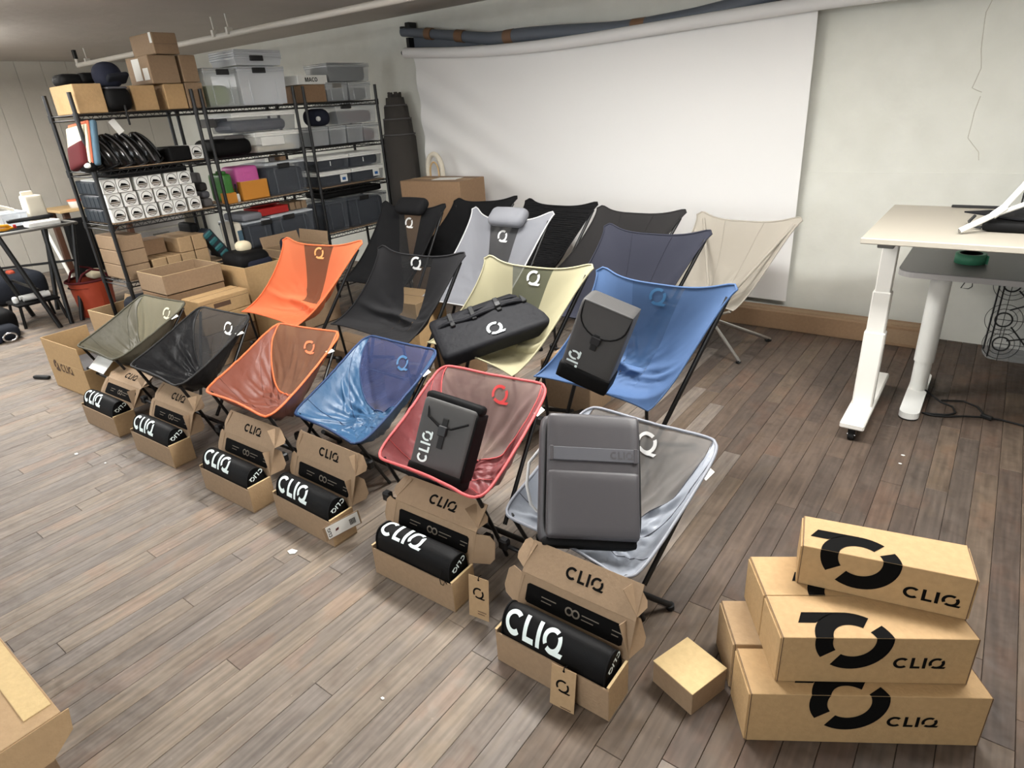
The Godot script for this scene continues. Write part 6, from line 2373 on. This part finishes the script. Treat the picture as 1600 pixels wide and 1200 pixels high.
	blob("dark_backpack", "black and navy backpack slumped on the floor at the left edge", "backpack", V(-6.3, 0, -1.38), [["body", V(-0.15, 0.11, 0.02), V(0.42, 0.22, 0.3), 0.08, M.bag_black, 0.05], ["front_pocket", V(0.08, 0.06, 0.04), V(0.22, 0.12, 0.24), 0.05, M.cloth_dim, 0.03], ["navy_base", V(0.0, 0.03, 0.13), V(0.4, 0.06, 0.14), 0.028, M.cloth_navy, 0.01]])
	t = thing("metal_ring", "bright metal ring clipped to the slumped black backpack", "ring", V(-6.1, 0.035, -1.36))
	st = mb()
	var rp := []
	for i in 20:
		var a := TAU * i / 20.0
		rp.append(V(0.02, 0.01 + sin(a) * 0.032, cos(a) * 0.045))
	tube(st, rp, 0.008, 6, true)
	put(t, "ring", st, M.chrome)
	blob("dark_sack", "dark sack with an orange tab behind the folding table", "sack", V(-7.7, 0, -1.9), [["sack", V(0, 0.14, 0), V(0.5, 0.28, 0.5), 0.1, M.cloth_dim, 0.04], ["orange_tab", V(0.1, 0.28, 0.0), V(0.1, 0.05, 0.06), 0.02, M.leather_orange, 0.006]])
	t = thing("framed_panel", "white framed panel leaning at the left edge of the view", "frame", V(-7.35, 0, -1.62))
	st = mb()
	var fb := Basis(Vector3.FORWARD, 0.3)
	box(st, V(0, 0.16, 0.03), V(0.03, 0.3, 0.04), 0.003, fb)
	box(st, V(0, 0.16, 0.33), V(0.03, 0.3, 0.04), 0.003, fb)
	box(st, V(0.045, 0.02, 0.18), V(0.03, 0.04, 0.32), 0.003, fb)
	box(st, V(-0.045, 0.3, 0.18), V(0.03, 0.04, 0.32), 0.003, fb)
	put(t, "frame", st, M.white_paint)
	st = mb()
	box(st, V(0, 0.16, 0.18), V(0.012, 0.27, 0.28), 0.001, fb)
	put(t, "panel", st, M.blue_drawer)
	t = thing("black_strap", "black strap end sticking out on the floor beside the open carton", "strap", V(-4.92, 0, -1.18))
	st = mb()
	rbox(st, Transform3D(Basis(Vector3.UP, 0.4), V(0, 0.012, 0)), V(0.13, 0.022, 0.03), 0.009, 6, 0.003)
	put(t, "strap", st, M.rubber)


# ---------- cartons among the chairs ----------
func build_middle_boxes():
	# the open printed carton at the left end of the front row
	var t = open_carton("open_carton", "open kraft carton printed on its side at the row's left end", V(-4.44, 0, -1.34), V(0.5, 0.19, 0.28), 0.045, M.kraft_gold, [["-x", 0, 0.14], ["+z", 0, 0.14]])
	var st := mb()
	ink_flat(st, word_cells(), V(-0.08, 0.13, 0.1415), V(0.05, 0, 0), V(0, 0.055, 0))
	put(t, "printed_word", st, M.print_brown)
	st = mb()
	ink_flat(st, ring_emblem(0.3), V(-0.17, 0.125, 0.1415), V(0.065, 0, 0), V(0, 0.075, 0))
	put(t, "printed_emblem", st, M.print_brown)
	t = blob("card_inserts", "loose printed cards inside the left open carton", "card", V(-4.42, 0.007, -1.34), [["cards", V(-0.03, 0.08, 0), V(0.36, 0.16, 0.18), 0.02, M.cloth_ash, 0.03]])
	t = thing("white_sheet", "white sheet of paper under the olive chair's front edge", "paper", V(-4.1, 0.0, -1.16))
	st = mb()
	box(st, V(0.02, 0.235, -0.12), V(0.2, 0.1, 0.002), 0.0, Basis(Vector3.RIGHT, -0.9))
	put(t, "sheet", st, M.label_white)
	open_carton("open_carton", "open kraft carton behind the olive chair with a wavy flap", V(-4.76, 0, -1.74), V(0.48, 0.35, 0.26), 0.06, M.kraft_light, [["-z", 20, 0.05]])
	# support carton and the big open one in front of the nearest rack
	carton("support_carton", "plain kraft carton under the big open carton", V(-4.375, 0, -2.01), V(0.34, 0.49, 0.4), 0.0, M.kraft_dark)
	open_carton("open_carton", "big open kraft carton standing before the nearest rack", V(-4.375, 0.491, -2.01), V(0.35, 0.128, 0.4), 0.0, M.kraft)
	for i in 4:
		t = carton("flat_mailer", "%s flat kraft mailer in the pile behind the orange chair" % ["lowest", "second", "third", "topmost"][i], V(-4.06, i * 0.116, -2.05), V(0.2, 0.114, 0.36), 0.05 * (1 if i % 2 else -1) * 0.5, M.kraft_gold if i > 1 else M.kraft, {"group": "flat kraft mailers in a pile", "along_z": true})
		if i == 3:
			st = mb()
			box(st, V(0.1003, 0.06, 0.02), V(0.001, 0.03, 0.12))
			put(t, "hand_hole", st, M.print_brown)
			st = mb()
			box(st, V(0.1006, 0.085, 0.0), V(0.001, 0.002, 0.35))
			put(t, "front_seam", st, M.print_brown)
	open_carton("open_carton", "open kraft carton of black caps behind the orange chair", V(-4.2, 0, -2.43), V(0.34, 0.58, 0.3), 0.0, M.kraft_gold)
	blob("black_jacket", "black folded jacket on top of the carton of caps", "clothing", V(-4.22, 0.5, -2.42), [["jacket", V(0, 0.1, 0), V(0.27, 0.12, 0.24), 0.05, M.bag_black, 0.03], ["navy_fold", V(0.06, 0.075, -0.02), V(0.18, 0.07, 0.2), 0.03, M.cloth_navy, 0.02]])
	blob("cream_beanie", "round cream beanie on top of the black jacket", "cap", V(-4.24, 0.655, -2.43), [["beanie", V(0, 0.03, 0), V(0.1, 0.075, 0.1), 0.036, M.cloth_cream, 0.004]])
	open_carton("open_carton", "kraft carton with raised flaps beyond the carton of caps", V(-4.25, 0, -2.86), V(0.36, 0.6, 0.34), 0.0, M.kraft, [["-z", 8, 0.09], ["-x", 15, 0.08]])
	blob("navy_pouch", "navy drawstring pouch in the carton beyond the caps", "pouch", V(-4.16, 0.55, -2.73), [["pouch", V(0, 0.07, 0), V(0.1, 0.15, 0.09), 0.04, M.cloth_navy, 0.012]])
	carton("kraft_carton", "kraft carton with printed arrows under the charcoal chair", V(-2.95, 0, -2.75), V(0.34, 0.4, 0.3), 0.1, M.kraft_gold)
	carton("kraft_carton", "tall brown carton behind the khaki chair", V(-2.44, 0, -2.62), V(0.22, 0.2, 0.24), 0.0, M.kraft_dark)
	carton("kraft_carton", "kraft carton on the floor behind the black low chair", V(-3.2, 0, -2.4), V(0.4, 0.15, 0.25), -0.05, M.kraft)
	carton("kraft_carton", "kraft carton under the blue low chair's left side", V(-2.42, 0, -2.25), V(0.36, 0.14, 0.2), 0.1, M.kraft)
	carton("kraft_carton", "brown carton under the royal blue tall chair", V(-1.62, 0, -2.62), V(0.3, 0.26, 0.22), 0.0, M.kraft)


func _ready():
	rng.seed = 20
	wob.seed = 4
	wob.frequency = 0.012
	wob.fractal_octaves = 2
	make_materials()
	setup_view()
	ceiling_light(0.0, -2.2, 1.2, 0.3, 0.72, "ceiling light panel above the desks' end of the room")
	ceiling_light(-1.85, -2.2, 1.0, 0.3, 0.86, "ceiling light panel above the middle of the chairs")
	ceiling_light(-4.4, -0.95, 1.2, 0.3, 0.58, "ceiling light panel above the left end of the front row")
	ceiling_light(-7.0, -1.4, 1.2, 0.3, 1.1, "ceiling light panel at the far left end of the room")
	ceiling_light(-0.6, 0.9, 1.2, 0.3, 0.3, "ceiling light panel behind the camera")
	added_fill_panel(1, -6.6, 2.0)
	added_fill_panel(2, -3.6, 2.0)
	added_fill_panel(3, -0.4, 2.0)
	build_room()
	build_back()
	build_front_row()
	build_chairs()
	build_bags()
	build_stack()
	build_desks()
	build_racks()
	build_left()
	build_middle_boxes()
